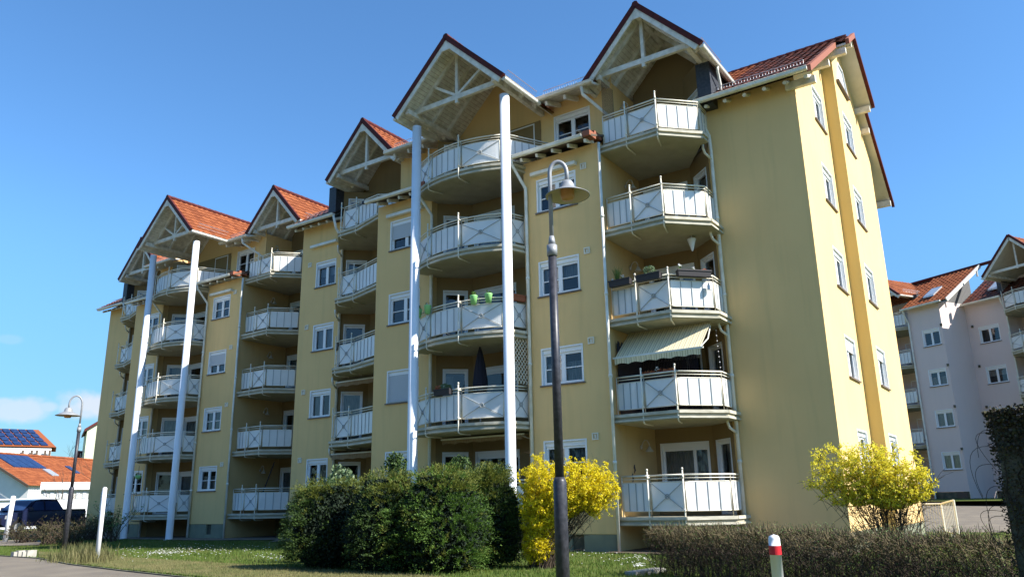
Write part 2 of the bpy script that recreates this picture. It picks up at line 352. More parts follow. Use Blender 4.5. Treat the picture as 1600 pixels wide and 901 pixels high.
def balcony(parent, slab, sections, posts, z, T=(0, 0, 0), post_in=None, edge=None, hgt=1.08, band=True):
    """z = slab top; sections = list of (kind, [plan pts]); posts = list of (plan pt, outward dir)"""
    tx, ty, tz = T; z += tz
    tr = lambda p: (p[0]+tx, p[1]+ty)
    s = MB(); s.prism([tr(p) for p in slab], z-.22, z); root = s.build('balcony', 'slab', parent)
    if edge:
        e = MB(); pts = [tr(p) for p in edge]
        for a, b in zip(pts, pts[1:]):
            d = Vector((b[0]-a[0], b[1]-a[1], 0)).normalized(); n = Vector((d.y, -d.x, 0))
            for (ko, k1, za, zb) in ((.0, .05, -.07, .015), (.0, .035, -.20, -.15)):
                A = Vector((*a, z)); B = Vector((*b, z)); A = A-d*.01; B = B+d*.01
                e.hexa([A+n*k1+Vector((0, 0, za)), B+n*k1+Vector((0, 0, za)), B-n*ko+Vector((0, 0, za)), A-n*ko+Vector((0, 0, za)), A+n*k1+Vector((0, 0, zb)), B+n*k1+Vector((0, 0, zb)), B-n*ko+Vector((0, 0, zb)), A-n*ko+Vector((0, 0, zb))])
        e.build('edge_flashing', 'fascia', root)
    zr = z+hgt; pt, pb = zr-.19, zr-.91
    rail = MB(); allp = []
    for kind, pts in sections:
        pts = [tr(p) for p in pts]; pp = [Vector((*p, 0)) for p in pts]; allp.append(pp)
        rail.tube([p+Vector((0, 0, zr)) for p in pp], .024, 8); rail.tube([p+Vector((0, 0, zr-.085)) for p in pp], .014, 6)
        for p in (pp[0], pp[-1]):
            rail.tube([p+Vector((0, 0, z)), p+Vector((0, 0, zr))], .016, 6)
        lens = [0]
        for a, b in zip(pp, pp[1:]): lens.append(lens[-1]+(b-a).length)
        Lt = lens[-1]
        def at(u):
            u = min(max(u, 0), Lt)
            for i in range(len(pp)-1):
                if u <= lens[i+1]+1e-6: return pp[i]+(pp[i+1]-pp[i])*((u-lens[i])/max(1e-6, lens[i+1]-lens[i]))
            return pp[-1]
        def nrm(u):
            d = (at(u+.02)-at(u-.02)).normalized(); return Vector((d.y, -d.x, 0))
        us = [.04+(Lt-.08)*i/10 for i in range(11)]
        pn = MB()
        for a, b in zip(us, us[1:]):
            A, B = at(a), at(b); na, nb = nrm(a)*.006, nrm(b)*.006; Z = lambda q, zz: q+Vector((0, 0, zz))
            pn.hexa([Z(A+na, pb), Z(B+nb, pb), Z(B-nb, pb), Z(A-na, pb), Z(A+na, pt), Z(B+nb, pt), Z(B-nb, pt), Z(A-na, pt)])
        pn.build('infill_panel', 'panel', root)
        rail.tube([at(u)+Vector((0, 0, pt+.012)) for u in us], .016, 6); rail.tube([at(u)+Vector((0, 0, pb-.012)) for u in us], .016, 6)
        for u in (.035, Lt-.035): rail.tube([at(u)+Vector((0, 0, pb)), at(u)+Vector((0, 0, pt))], .016, 6)
        bt = MB()
        if kind[0] == 'V':
            nb_ = int(kind[1:]) if len(kind) > 1 else max(2, round(Lt/.26)); 
            for i in range(1, nb_):
                u = Lt*i/nb_; q = at(u)+nrm(u)*.018; bt.beam(q+Vector((0, 0, pb)), q+Vector((0, 0, pt)), .022, .012, nrm(u))
            bt.build('batten_bars', 'batten', root)
        else:
            nn = 8
            for sgn in (0, 1):
                q = [at(.05+(Lt-.1)*i/nn)+nrm(.05+(Lt-.1)*i/nn)*.022+Vector((0, 0, (pb+.02)+(pt-pb-.04)*((i/nn) if sgn else (1-i/nn)))) for i in range(nn+1)]
                bt.tube(q, .010, 6)
            u = Lt/2; c = at(u)+nrm(u)*.03+Vector((0, 0, (pb+pt)/2)); d = (at(u+.05)-at(u-.05)).normalized()
            bt.tube([c+(d*math.cos(k*math.pi/8)+Vector((0, 0, 1))*math.sin(k*math.pi/8))*.06 for k in range(17)], .012, 6)
            bt.build('cross_brace', 'batten', root)
    rail.build('railing', 'rail', root, smooth=True)
    for (p, o) in posts:
        p = Vector((*tr(p), 0)); o = Vector((*o, 0)).normalized(); m = MB(); q = p+o*.16
        Z = lambda v, zz: v+Vector((0, 0, zz))
        m.tube([Z(q, zr+.16), Z(q, z-.2), Z(q-o*.02, z-.26), Z(q-o*.08, z-.285), Z(q-o*.6, z-.29)], .021, 8)
        m.lathe(Z(q, zr+.14), [(.0, -.02), (.026, -.02), (.03, .01), (.022, .035), (0, .045)], 10)
        for zz in (zr-.05, pb+.0): m.tube([Z(p, zz), Z(q, zz)], .018, 6); m.tube([Z(q, zz-.05), Z(q, zz+.05)], .026, 8)
        m.build('railing_post', 'rail', root, smooth=True)
    return root
def tiles(mb, o, u, v, lu, lv, tw=.30, th=.36, clip=None):
    """corrugated interlocking tiles: o = lower left, u along the eave, v up the slope"""
    o, u, v = Vector(o), Vector(u).normalized(), Vector(v).normalized(); n = u.cross(v).normalized()
    if n.z < 0: n = -n
    nu = max(1, round(lu/tw)); nv = max(1, round(lv/th)); tw = lu/nu; th = lv/nv
    prof = [(0, .0), (.18, .028), (.36, .034), (.52, .016), (.66, .0), (.84, -.004), (1, .0)]
    for j in range(nv):
        for i in range(nu):
            c = o+u*(i*tw)+v*(j*th)
            if clip and not clip(c+u*tw/2+v*th/2): continue
            jit = random.uniform(-.003, .003); b = len(mb.v); k = len(prof)
            for (pu, ph) in prof: mb.v.append(tuple(c+u*(pu*tw)-v*.02+n*(ph+.030+jit)))
            for (pu, ph) in prof: mb.v.append(tuple(c+u*(pu*tw)+v*th+n*(ph+jit)))
            for (pu, ph) in prof: mb.v.append(tuple(c+u*(pu*tw)-v*.02+n*(ph+.006+jit)))
            for a in range(k-1):
                mb.f.append((b+a, b+a+1, b+k+a+1, b+k+a)); mb.f.append((b+2*k+a, b+2*k+a+1, b+a+1, b+a))
def half_gutter(mb, p, q, r=.075):
    p, q = Vector(p), Vector(q); d = (q-p).normalized(); sd = d.cross(Vector((0, 0, 1))).normalized(); b = len(mb.v)
    pr = [(-1, .25), (-1, -.55), (-.72, -.9), (-.3, -1.05), (.3, -1.05), (.72, -.9), (1, -.55), (1, .25)]; n = len(pr)-1
    for c in (p, q):
        for x, z in pr: mb.v.append(tuple(c+sd*x*r+Vector((0, 0, z*r))))
    for k in range(n): mb.f.append((b+k, b+k+1, b+n+1+k+1, b+n+1+k))
    mb.f.append(tuple(b+k for k in range(n+1))); mb.f.append(tuple(b+n+1+k for k in range(n, -1, -1)))
    mb.tube([p-sd*r+Vector((0, 0, .25*r)), q-sd*r+Vector((0, 0, .25*r))], .014, 6); mb.tube([p+sd*r+Vector((0, 0, .25*r)), q+sd*r+Vector((0, 0, .25*r))], .014, 6)
def snow_guard(parent, p, q, n=(0, 0, 1), h=.22):
    m = MB(); p, q, n = Vector(p), Vector(q), Vector(n); L_ = (q-p).length; k = max(2, int(L_/.09))
    m.tube([p+n*.04, q+n*.04], .008, 5); m.tube([p+n*h, q+n*h], .01, 5)
    for i in range(k+1):
        a = p+(q-p)*i/k; m.tube([a+n*.03, a+n*h], .005, 4)
    m.build('snow_guard', 'metal', parent)
def gable(parent, cx, y0, y1, hw, ze, za, yt, braces=True, T=(0, 0, 0), hide_y=None, cheek=None, tmat='tile', tie=None, ncommon=4, guard=True, yback=None):
    """open front gable roof with timber truss; ridge runs along Y from y0 to y1"""
    tx, ty, tz = T; X = lambda x: cx+tx+x; Y = lambda y: y+ty; Z = lambda z: z+tz
    sl = (za-ze)/hw; L_ = math.hypot(hw, za-ze); th = .10
    root = None
    for sgn in (-1, 1):
        m = MB(); e = Vector((X(sgn*hw), Y(y0), Z(ze))); vdir = Vector((-sgn*hw, 0, za-ze)).normalized()
        lv = L_
        if sgn < 0: tiles(m, Vector((e.x, Y(y1), e.z))+Vector((0, 0, .06)), (0, -1, 0), vdir, y1-y0, lv)
        else: tiles(m, e+Vector((0, 0, .06)), (0, 1, 0), vdir, y1-y0, lv)
        r_ = m.build('gable_roof', tmat, parent)
        nrm = Vector((sgn*(za-ze), 0, hw)).normalized()
        # soffit boarding
        s = MB(); off = -nrm*.03; nb = int(L_/.14)
        for i in range(nb):
            a = e+vdir*(L_*i/nb+.004)+off; b = e+vdir*(L_*(i+1)/nb-.006)+off; dy = Vector((0, y1-y0-.03, 0)); o3 = Vector((0, .03, 0))
            s.hexa([a-nrm*.02+o3, b-nrm*.02+o3, b-nrm*.02+dy, a-nrm*.02+dy, a+o3, b+o3, b+dy, a+dy])
        s.build('soffit_boards', 'wood_white', r_)
        bb = MB(); bb.hexa([e-nrm*.02+Vector((0, -.03, 0)), e+vdir*L_-nrm*.02+Vector((0, -.03, 0)), e+vdir*L_-nrm*.02+Vector((0, .025, 0)), e-nrm*.02+Vector((0, .025, 0)),
                            *[q-nrm*.19 for q in (e+Vector((0, -.03, 0)), e+vdir*L_+Vector((0, -.03, 0)), e+vdir*L_+Vector((0, .025, 0)), e+Vector((0, .025, 0)))]])
        bb.build('bargeboard', 'wood_white', r_)
        vg = MB(); vg.hexa([q for q in (e+vdir*(-.03)-nrm*.03+Vector((0, -.06, 0)), e+vdir*(L_+.03)-nrm*.03+Vector((0, -.06, 0)), e+vdir*(L_+.03)-nrm*.03+Vector((0, .05, 0)), e+vdir*(-.03)-nrm*.03+Vector((0, .05, 0)))]+
                           [q+nrm*.14 for q in (e+vdir*(-.03)+Vector((0, -.06, 0)), e+vdir*(L_+.03)+Vector((0, -.06, 0)), e+vdir*(L_+.03)+Vector((0, .05, 0)), e+vdir*(-.03)+Vector((0, .05, 0)))])
        vg.build('verge_tiles', 'verge', r_)
        for i in range(ncommon):
            rf = MB(); yy = Y(yt+.02+i*.85)
            if yy > Y(y1)-.2: break
            a = Vector((X(sgn*(hw-.12)), yy, Z(ze+.12*sl)))-nrm*.12; b = Vector((X(0), yy, Z(za)))-nrm*.12
            rf.beam(a, b, .09, .14, nrm); rf.build('rafter', 'wood_white', r_)
        pu = MB(); xp = hw-.42; zp = ze+.42*sl-.26
        pu.beam((X(sgn*xp), Y(y0+.12), Z(zp)), (X(sgn*xp), Y(y1), Z(zp)), .14, .18)
        pu.build('purlin', 'wood_white', r_)
        g = MB(); half_gutter(g, (X(sgn*(hw+.05)), Y(y0+.02), Z(ze-.02)), (X(sgn*(hw+.05)), Y(yback or y1), Z(ze-.02))); g.build('eaves_gutter', 'gutter', r_, smooth=False)
        if guard and sgn > 0: snow_guard(r_, (X(hw-.25), Y(y0+.5), Z(ze+.25*sl+.12)), (X(hw-.25), Y(y0+2.2), Z(ze+.25*sl+.12)), nrm)
        if root is None: root = r_
    rt_ = MB()
    for i in range(int((y1-y0)/.35)):
        a = Y(y0)-.06+i*.35; rt_.tube([(X(0), a, Z(za+.10)), (X(0), a+.37, Z(za+.085))], .11, 8)
    rt_.build('ridge_tiles', 'verge', root)
    rb = MB(); y_ = Y(y0)-.035; b0_ = len(rb.v); rb.hexa([(X(-.2), y_, Z(za-.42)), (X(.2), y_, Z(za-.42)), (X(.2), y_+.05, Z(za-.42)), (X(-.2), y_+.05, Z(za-.42)), (X(-.02), y_, Z(za+.02)), (X(.02), y_, Z(za+.02)), (X(.02), y_+.05, Z(za+.02)), (X(-.02), y_+.05, Z(za+.02))]); rb.build('ridge_plate', 'wood_white', root)
    rp = MB(); rp.beam((X(0), Y(y0+.12), Z(za-.24)), (X(0), Y(y1), Z(za-.24)), .14, .18); rp.build('ridge_purlin', 'wood_white', root)
    tieb = MB(); zt = tie if tie else ze+.42*sl-.12
    tieb.beam((X(-(hw-.35)), Y(yt), Z(zt)), (X(hw-.35), Y(yt), Z(zt)), .12, .18); tieb.build('tie_beam', 'wood_white', root)
    kp = MB(); kp.beam((X(0), Y(yt), Z(zt-.22)), (X(0), Y(yt), Z(za-.3)), .11, .11); kp.build('king_post', 'wood_white', root)
    if braces:
        for sgn in (-1, 1):
            b = MB(); b.beam((X(sgn*.03), Y(yt), Z(zt+.08)), (X(sgn*hw*.46), Y(yt), Z(za-hw*.46*sl-.16)), .09, .10, (0, 1, 0)); b.build('truss_brace', 'wood_white', root)
    return root
def pipe(parent, pts, r=.052, m='gutter'):
    b = MB(); b.tube(pts, r, 10)
    for a, c in zip(pts, pts[1:]):
        a, c = Vector(a), Vector(c)
        if abs(a.z-c.z) > 2:
            k = int(abs(a.z-c.z)/2.75)
            for i in range(1, k+1):
                q = a+(c-a)*i/(k+1); b.tube([q-Vector((0, 0, .04)), q+Vector((0, 0, .04))], r*1.3, 10)
    b.build('downpipe', m, parent, smooth=True)
def wall_lamp(parent, p, d):
    """little swan-neck lamp; d = outward unit"""
    p = Vector(p); d = Vector((*d, 0)); m = MB()
    m.tube([p, p+d*.03], .06, 10)
    m.tube([p+d*.02+Vector((0, 0, -.02)), p+d*.06+Vector((0, 0, .12)), p+d*.13+Vector((0, 0, .2)), p+d*.22+Vector((0, 0, .18)), p+d*.27+Vector((0, 0, .08)), p+d*.27+Vector((0, 0, .0))], .016, 6)
    m.lathe(p+d*.27+Vector((0, 0, -.14)), [(.12, 0), (.11, .03), (.05, .10), (.04, .15), (0, .16)], 14)
    m.build('wall_lamp', 'lamp_inner', parent, smooth=True)
FL = lambda n: .89+2.75*n           # slab top of floor n
SILL = lambda n: 1.94+2.75*n

def vent(parent, x, y, z, dark=False):
    m = MB(); a = .10
    for (x0, x1, z0, z1) in ((-a, -a+.035, -a, a), (a-.035, a, -a, a), (-a+.035, a-.035, a-.035, a), (-a+.035, a-.035, -a, -a+.035)): m.box((x+x0, y-.04, z+z0), (x+x1, y, z+z1))
    m.box((x-.03, y-.02, z-.05), (x+.03, y-.004, z+.05)); m.build('wall_vent', 'rail', parent)
def cassette(parent, x0, x1, y, z):
    m = MB(); m.prism([(x0, y-.16), (x1, y-.16), (x1, y), (x0, y)], z, z+.11); m.build('awning_cassette', 'gutter', parent)

CURT = [('curtain', .1, .95, 0, 1), ('curtain', .45, .95, 0, 1), ('curtain', .1, .9, .0, .45), ('curtain_tan', .1, .95, .2, 1), ('curtain', .1, .6, 0, 1), None]
def unit(T, u2):
    tx, ty, tz = T; P = ROOT
    t2 = lambda p: (p[0]+tx, p[1]+ty)
    def wl(*a, **k): m_ = MB(); wall(m_, *a, **k); m_.build('facade_wall', 'render', P)
    Ws = MB(); rnd = random.Random(5+u2)
    zt_pent = 12.0+tz; z0 = -.3
    # ---- bay D
    yD = 19.79
    def bay(x0, x1, wx, wcfg, gut, ww=1.45):
        holes = [(wx-x0, wx-x0+ww, SILL(n)+tz, SILL(n)+1.12+tz) for n in range(4)]
        bwx = wx+.83 if not gut else wx+.3
        holes.append((bwx-x0, bwx-x0+.40, .0+tz, .44+tz))
        wl(t2((x0, yD)), t2((x1, yD)), .46+tz, zt_pent+.02, [h for h in holes if h[2] > .5+tz])
        pl = MB(); wall(pl, t2((x0+.0, yD+.015)), t2((x1, yD+.015)), z0, .458+tz, [holes[-1]], .12)
        pl.face([(x+tx, y+ty, .458+tz) for x, y in ((x0, yD), (x1, yD), (x1, yD+.015), (x0, yD+.015))])
        pl.build('plinth', 'plinth', P)
        bw = MB(); bw.box((bwx+tx-.02, yD+ty+.10, tz-.02), (bwx+tx+.42, yD+ty+.13, .46+tz)); bw.build('cellar_window', 'concrete', P)
        for n in range(4):
            sh, cu, st = wcfg[n]
            window(P, t2((x0, yD)), (1, 0), wx-x0, SILL(n)+tz, ww, 1.12, st, sh, cu)
    c = lambda i: CURT[i]
    if not u2:
        bay(-12.95, -10.17, -12.46, [(0, c(1), 'cross'), (0, c(4), 'cross'), (0, c(1), 'cross'), (0, None, 'cross')], False)
        bay(-19.45, -16.85, -18.8, [(0, None, 'cross'), (1, None, 'cross'), (0, None, 'cross'), (.62, None, 'cross')], True)
    else:
        bay(-12.95, -10.17, -12.42, [(0, c(4), 'cross'), (0, None, 'cross'), (.62, None, 'cross'), (0, c(2), 'cross')], False, 1.35)
        bay(-19.45, -16.85, -18.6, [(0, None, 'cross'), (0, c(3), 'cross'), (0, c(1), 'cross'), (0, None, 'cross')], True)
    for n in range(4): vent(P, -10.72+tx, yD+ty, SILL(n)+1.16+tz)
    # side returns
    zt = 14.35+tz
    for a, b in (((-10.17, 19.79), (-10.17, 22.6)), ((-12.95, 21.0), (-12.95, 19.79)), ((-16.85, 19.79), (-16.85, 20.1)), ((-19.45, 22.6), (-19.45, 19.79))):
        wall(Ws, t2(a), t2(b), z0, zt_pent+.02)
        Ws.build('side_wall', 'render_side_shaded', P); Ws = MB()
    # recess C : door wall angled, back wall
    zc = 14.1+tz
    def recess(pa, pb, door_u, kinds, ztop, floors=5):
        a, b = Vector((*t2(pa), 0)), Vector((*t2(pb), 0)); L_ = (b-a).length
        hs = [(u, u+w_, FL(n)+.02+tz+zz, FL(n)+zz+tz+hh) for n in range(floors) for (u, w_, zz, hh, st) in kinds]
        Wr = MB(); wall(Wr, t2(pa), t2(pb), z0, ztop, hs); Wr.build('loggia_wall', 'render_recess_shaded', P)
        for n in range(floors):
            for (u, w_, zz, hh, st) in kinds:
                window(P, t2(pa), (b-a)[:2], u, FL(n)+.02+tz+zz, w_, hh-.02, st, 0, rnd.choice(CURT), name='balcony_door' if st == 'door' else 'window')
    recess((-16.85, 20.1), (-15.95, 20.95), 0, [(.22, .86, 0, 2.08, 'door')], zc, 5)
    recess((-15.95, 20.95), (-12.95, 20.95), 0, [(.1, 1.75, .55, 1.53, 'wide')], zc, 4)
    # top storey back wall of C, D5 and B5 in one plane
    hs = [(-14.3+15.95, -13.2+15.95, FL(4)+.5+tz, 14.05+tz)]
    wl(t2((-15.95, 20.955)), t2((-12.95, 20.955)), FL(4)+tz-.2, 14.1+tz, hs)
    window(P, t2((-15.95, 20.955)), (1, 0), hs[0][0], FL(4)+.5+tz, 1.1, 14.05-FL(4)-.5, 'double', 0, None)
    hs = [(-12.42+12.95, -11.02+12.95, 12.81+tz, 14.05+tz)]
    wl(t2((-12.95, 20.97)), t2((-10.17, 20.97)), 11.8+tz, 14.9+tz, hs)
    window(P, t2((-12.95, 20.97)), (1, 0), hs[0][0], 12.81+tz, 1.40, 1.24, 'cross', 0, None, sill=False)
    hs = [(.9, 2.2, 12.81+tz, 14.05+tz)]
    wl(t2((-19.45, 20.97)), t2((-16.85, 20.97)), 11.8+tz, 14.9+tz, hs)
    window(P, t2((-19.45, 20.97)), (1, 0), .9, 12.81+tz, 1.3, 1.24, 'cross', 0, None, sill=False)
    for a, b in (((-10.17, 20.97), (-10.17, 22.6)), ((-19.45, 22.6), (-19.45, 20.97)), ((-7.42, 22.6), (-7.42, 21.75)), ((-23.43, 21.75), (-23.43, 22.6)), ((-16.85, 20.97), (-16.85, 20.1))):
        wl(t2(a), t2(b), 11.8+tz, 14.6+tz)
    # recess E and LL
    recess((-8.35, 22.6), (-7.42, 21.75), 0, [(.2, .86, 0, 2.1, 'door')], 14.85+tz, 5)
    recess((-10.17, 22.6), (-8.35, 22.6), 0, [(.15, 1.55, .45, 1.65, 'wide')], 14.7+tz, 5)
    recess((-23.43, 21.75), (-22.5, 22.6), 0, [(.2, .86, 0, 2.1, 'door')], 14.3+tz, 5)
    recess((-22.5, 22.6), (-19.45, 22.6), 0, [(.7, 1.6, .45, 1.65, 'wide')], 14.5+tz, 5)
    # ---- balconies
    for n in range(5):
        z = FL(n)
        slabE = [(-10.16, 19.93), (-9.2, 19.90), (-8.2, 19.86), (-7.22, 20.86), (-7.22, 21.79), (-7.43, 21.79), (-8.36, 22.59), (-10.16, 22.59)]
        if n == 4: slabE[4:6] = [(-7.22, 21.2), (-7.43, 21.2)]
        balcony(P, slabE, [('V4', [(-10.12, 20.08), (-9.26, 20.05)]), ('X', [(-9.26, 20.05), (-8.27, 20.0)]), ('V4', [(-8.27, 20.0), (-7.34, 20.95)]), ('V3', [(-7.34, 20.95), (-7.36, 21.7)])],
                [((-9.26, 20.05), (0, -1)), ((-8.27, 20.0), (.25, -1))], z, T, edge=slabE[:5])
        a = arc(-17.02, -13.18, n=14); 
        slabR = [(x*1+(.1 if x > -15 else -.1), y-.1) for x, y in a]+[(-12.90, 19.8), (-12.96, 20.94), (-15.94, 20.94), (-16.84, 20.1), (-16.9, 19.8)]
        if n == 4:
            slabR = [(x+(.1 if x > -15 else -.1), y-.1) for x, y in a]+[(-12.9, 19.8), (-12.5, 20.2), (-12.1, 20.94), (-15.94, 20.94), (-16.84, 20.1), (-16.9, 19.8)]
            sec = [('X', arc(-17.02, -16.14)), ('V5', arc(-16.14, -14.74)), ('X', arc(-14.74, -13.4)), ('V7', [(-13.2, 19.28), (-12.35, 20.9)])]
        else: sec = [('X', arc(-17.02, -16.14)), ('V5', arc(-16.14, -14.74)), ('X', arc(-14.74, -13.4)), ('X', [(-13.2, 19.28), (-13.0, 19.86)])]
        balcony(P, slabR, sec, [((-16.14, arc(-16.14, -16)[0][1]), (-.3, -1)), ((-14.74, arc(-14.74, -14)[0][1]), (0, -1))], z, T, edge=slabR[:16])
        slabL = [(-19.46, 19.93), (-19.46, 22.59), (-22.5, 22.59), (-23.42, 21.76), (-23.5, 21.7), (-22.35, 20.55), (-21.3, 20.5)][::-1]
        balcony(P, slabL, [('V3', [(-23.38, 21.7), (-22.2, 20.7)]), ('X', [(-22.2, 20.7), (-21.35, 20.65)])]+([('V7', [(-21.35, 20.65), (-19.5, 20.05)])] if n < 4 else [('V5', [(-21.35, 20.65), (-20.2, 20.5)]), ('V3', [(-20.2, 20.5), (-19.5, 20.95)])]),
                [((-22.2, 20.7), (-.3, -1)), ((-21.35, 20.65), (0, -1))], z, T, edge=[(-23.5, 21.7), (-22.35, 20.55), (-21.3, 20.5), (-19.46, 19.93)])
        if n > 0 or True:
            wall_lamp(P, (-10.15+tx, 21.5+ty, z+1.95+tz), (1, 0))
    # ---- pent roofs over D and B
    for (xa, xb, vr) in ((-12.98, -10.35, 1), (-19.3, -16.9, 0)):
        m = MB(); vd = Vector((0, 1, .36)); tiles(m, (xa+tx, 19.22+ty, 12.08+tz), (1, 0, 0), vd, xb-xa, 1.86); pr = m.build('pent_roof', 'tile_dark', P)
        s = MB(); s.hexa([(xa+tx, 19.22+ty, 11.98+tz), (xb+tx+.25, 19.22+ty, 11.98+tz), (xb+tx+.25, 20.95+ty, 12.6+tz), (xa+tx, 20.95+ty, 12.6+tz), (xa+tx, 19.22+ty, 12.05+tz), (xb+tx+.25, 19.22+ty, 12.05+tz), (xb+tx+.25, 20.95+ty, 12.67+tz), (xa+tx, 20.95+ty, 12.67+tz)])
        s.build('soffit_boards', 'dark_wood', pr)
        g = MB(); half_gutter(g, (xa-.2+tx, 19.17+ty, 12.06+tz), (xb-.03+tx, 19.17+ty, 12.06+tz)); g.build('eaves_gutter', 'gutter', pr)
        for i in range(5):
            rf = MB(); x = xa+.3+i*(xb-xa-.3)/4+tx; rf.beam((x, 19.26+ty, 11.91+tz), (x, 19.8+ty, 12.0+tz+.08), .075, .11); rf.build('rafter_end', 'wood_white', pr)
        v = MB(); v.prism([(xb+tx, 19.14+ty), (xb+.24+tx, 19.14+ty), (xb+.24+tx, 19.55+ty), (xb+tx, 19.55+ty)], 12.0+tz, 12.17+tz)
        v.prism([(xb+.02+tx, 19.5+ty), (xb+.22+tx, 19.5+ty), (xb+.22+tx, 19.95+ty), (xb+.02+tx, 19.95+ty)], 12.12+tz, 12.29+tz)
        v.build('verge_tiles', 'verge_orange', pr)
    # ---- link roofs over the set-back top storey
    for xa, xb in ((-12.6, -10.4), (-19.4, -16.8)):
        m = MB(); vd = Vector((0, 1, .35)); tiles(m, (xa+tx, 19.98+ty, 14.33+tz), (1, 0, 0), vd, xb-xa, 6.6); pr = m.build('dormer_roof', 'tile', P)
        s = MB(); s.hexa([(xa+tx, 19.98+ty, 14.2+tz), (xb+tx, 19.98+ty, 14.2+tz), (xb+tx, 22+ty, 14.9+tz), (xa+tx, 22+ty, 14.9+tz), (xa+tx, 19.98+ty, 14.28+tz), (xb+tx, 19.98+ty, 14.28+tz), (xb+tx, 22+ty, 14.98+tz), (xa+tx, 22+ty, 14.98+tz)])
        s.build('soffit_boards', 'wood_white', pr)
        g = MB(); half_gutter(g, (xa+.05+tx, 19.93+ty, 14.28+tz), (xb+.05+tx, 19.93+ty, 14.28+tz)); g.build('eaves_gutter', 'gutter', pr)
        for i in range(3):
            rf = MB(); x = xa+.45+i*.7+tx; rf.beam((x, 20.05+ty, 14.1+tz), (x, 20.97+ty, 14.42+tz), .09, .14); rf.build('rafter_end', 'wood_white', pr)
        snow_guard(pr, (xa+.2+tx, 20.3+ty, 14.52+tz), (xb+tx, 20.3+ty, 14.52+tz))
    rdx = .55 if u2 else 0; Tr = (tx+rdx, ty-(.1 if u2 else 0), tz+(.1 if u2 else 0))
    gable(P, -14.68, 17.9, 26.1, 2.24, 14.16, 16.34, 18.5, True, Tr, yback=20.0)
    gable(P, -8.78, 20.15, 26.1, 1.95, 14.35, 16.42, 20.5, False, T, yback=22.95, tmat='tile')
    gable(P, -21.37, 20.7, 26.1, 1.95, 14.4, 16.5, 21.0, False, T, yback=22.95)
    for cx_, cy in ((-12.76, 18.50), (-16.45, 18.50)):
        m = MB(); m.lathe((cx_+Tr[0], cy+Tr[1], -.1), [(.155, 0), (.155, 14.0+tz), (.0, 14.0+tz)], 28); co = m.build('column', 'column', P, smooth=True); m = MB(); m.lathe((cx_+Tr[0], cy+Tr[1], -.02), [(.24, 0), (.24, .05), (.157, .055)], 20); m.build('base_plate', 'metal', co)
    # cheeks beside outer gables
    for x0, x1, yf in ((-7.42, -6.98, 21.3), (-23.85, -23.43, 21.3)):
        m = MB(); m.box((x0+tx, yf+ty, 13.0+tz), (x1+tx, 23.2+ty, 14.42+tz)); m.build('slate_cheek', 'slate', P)
    # gable end walls over the loggia openings at the back, up to the ridge
    m = MB()
    for (xa, xb, y, cx_, hw, ze, za) in ((-10.17, -7.42, 22.605, -8.78, 1.95, 14.35, 16.42), (-23.2, -19.6, 22.605, -21.37, 1.95, 14.4, 16.5), (-16.85, -12.6, 20.975, -14.68, 2.24, 14.16, 16.34)):
        q = lambda x: ze+(za-ze)*(1-abs(x-cx_)/hw)-.03; lo = 14.0
        m = MB(); m.face([(xa+tx, y+ty, lo+tz), (xb+tx, y+ty, lo+tz), (xb+tx, y+ty, q(xb)+tz), (cx_+tx, y+ty, za-.03+tz), (xa+tx, y+ty, q(xa)+tz)]); m.build('gable_wall', 'render_recess_shaded' if y > 22 else 'render', P)
    # ---- main roof
    sl = .67; vd = Vector((0, 1, sl)); ridgeY, ridgeZ = 27.4, 17.24
    def front(xa, xb, ya, mt, name='main_roof'):
        m = MB(); za = 13.12+sl*(ya-21.2); tiles(m, (xa+tx, ya+ty, za+tz+.03), (1, 0, 0), vd, xb-xa, (ridgeY-ya)*math.hypot(1, sl), clip=None); r_ = m.build(name, mt, P)
        s = MB(); s.face([(xa+tx, ya+ty, za+tz-.06), (xb+tx, ya+ty, za+tz-.06), (xb+tx, ridgeY+ty, ridgeZ+tz-.06), (xa+tx, ridgeY+ty, ridgeZ+tz-.06)]); s.build('roof_underlay', 'wood_white', r_)
        return r_
    xr = -4.1 if not u2 else -3.9
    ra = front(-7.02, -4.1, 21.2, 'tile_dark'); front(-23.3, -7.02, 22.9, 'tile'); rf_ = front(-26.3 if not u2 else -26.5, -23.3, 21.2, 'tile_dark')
    xl = -26.3
    bk = MB(); bk.hexa([(xl+tx, ridgeY+ty, ridgeZ+tz-.1), (-4.1+tx, ridgeY+ty, ridgeZ+tz-.1), (-4.1+tx, 33.5+ty, 12.78+tz), (xl+tx, 33.5+ty, 12.78+tz), (xl+tx, ridgeY+ty, ridgeZ+tz), (-4.1+tx, ridgeY+ty, ridgeZ+tz), (-4.1+tx, 33.5+ty, 12.9+tz), (xl+tx, 33.5+ty, 12.9+tz)])
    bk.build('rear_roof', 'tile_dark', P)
    rt_ = MB(); x = xl
    while x < -3.9: rt_.tube([(x+tx, ridgeY+ty, ridgeZ+tz+.06), (x+.37+tx, ridgeY+ty, ridgeZ+tz+.045)], .11, 8); x += .35
    rt_.build('ridge_tiles', 'verge', P)
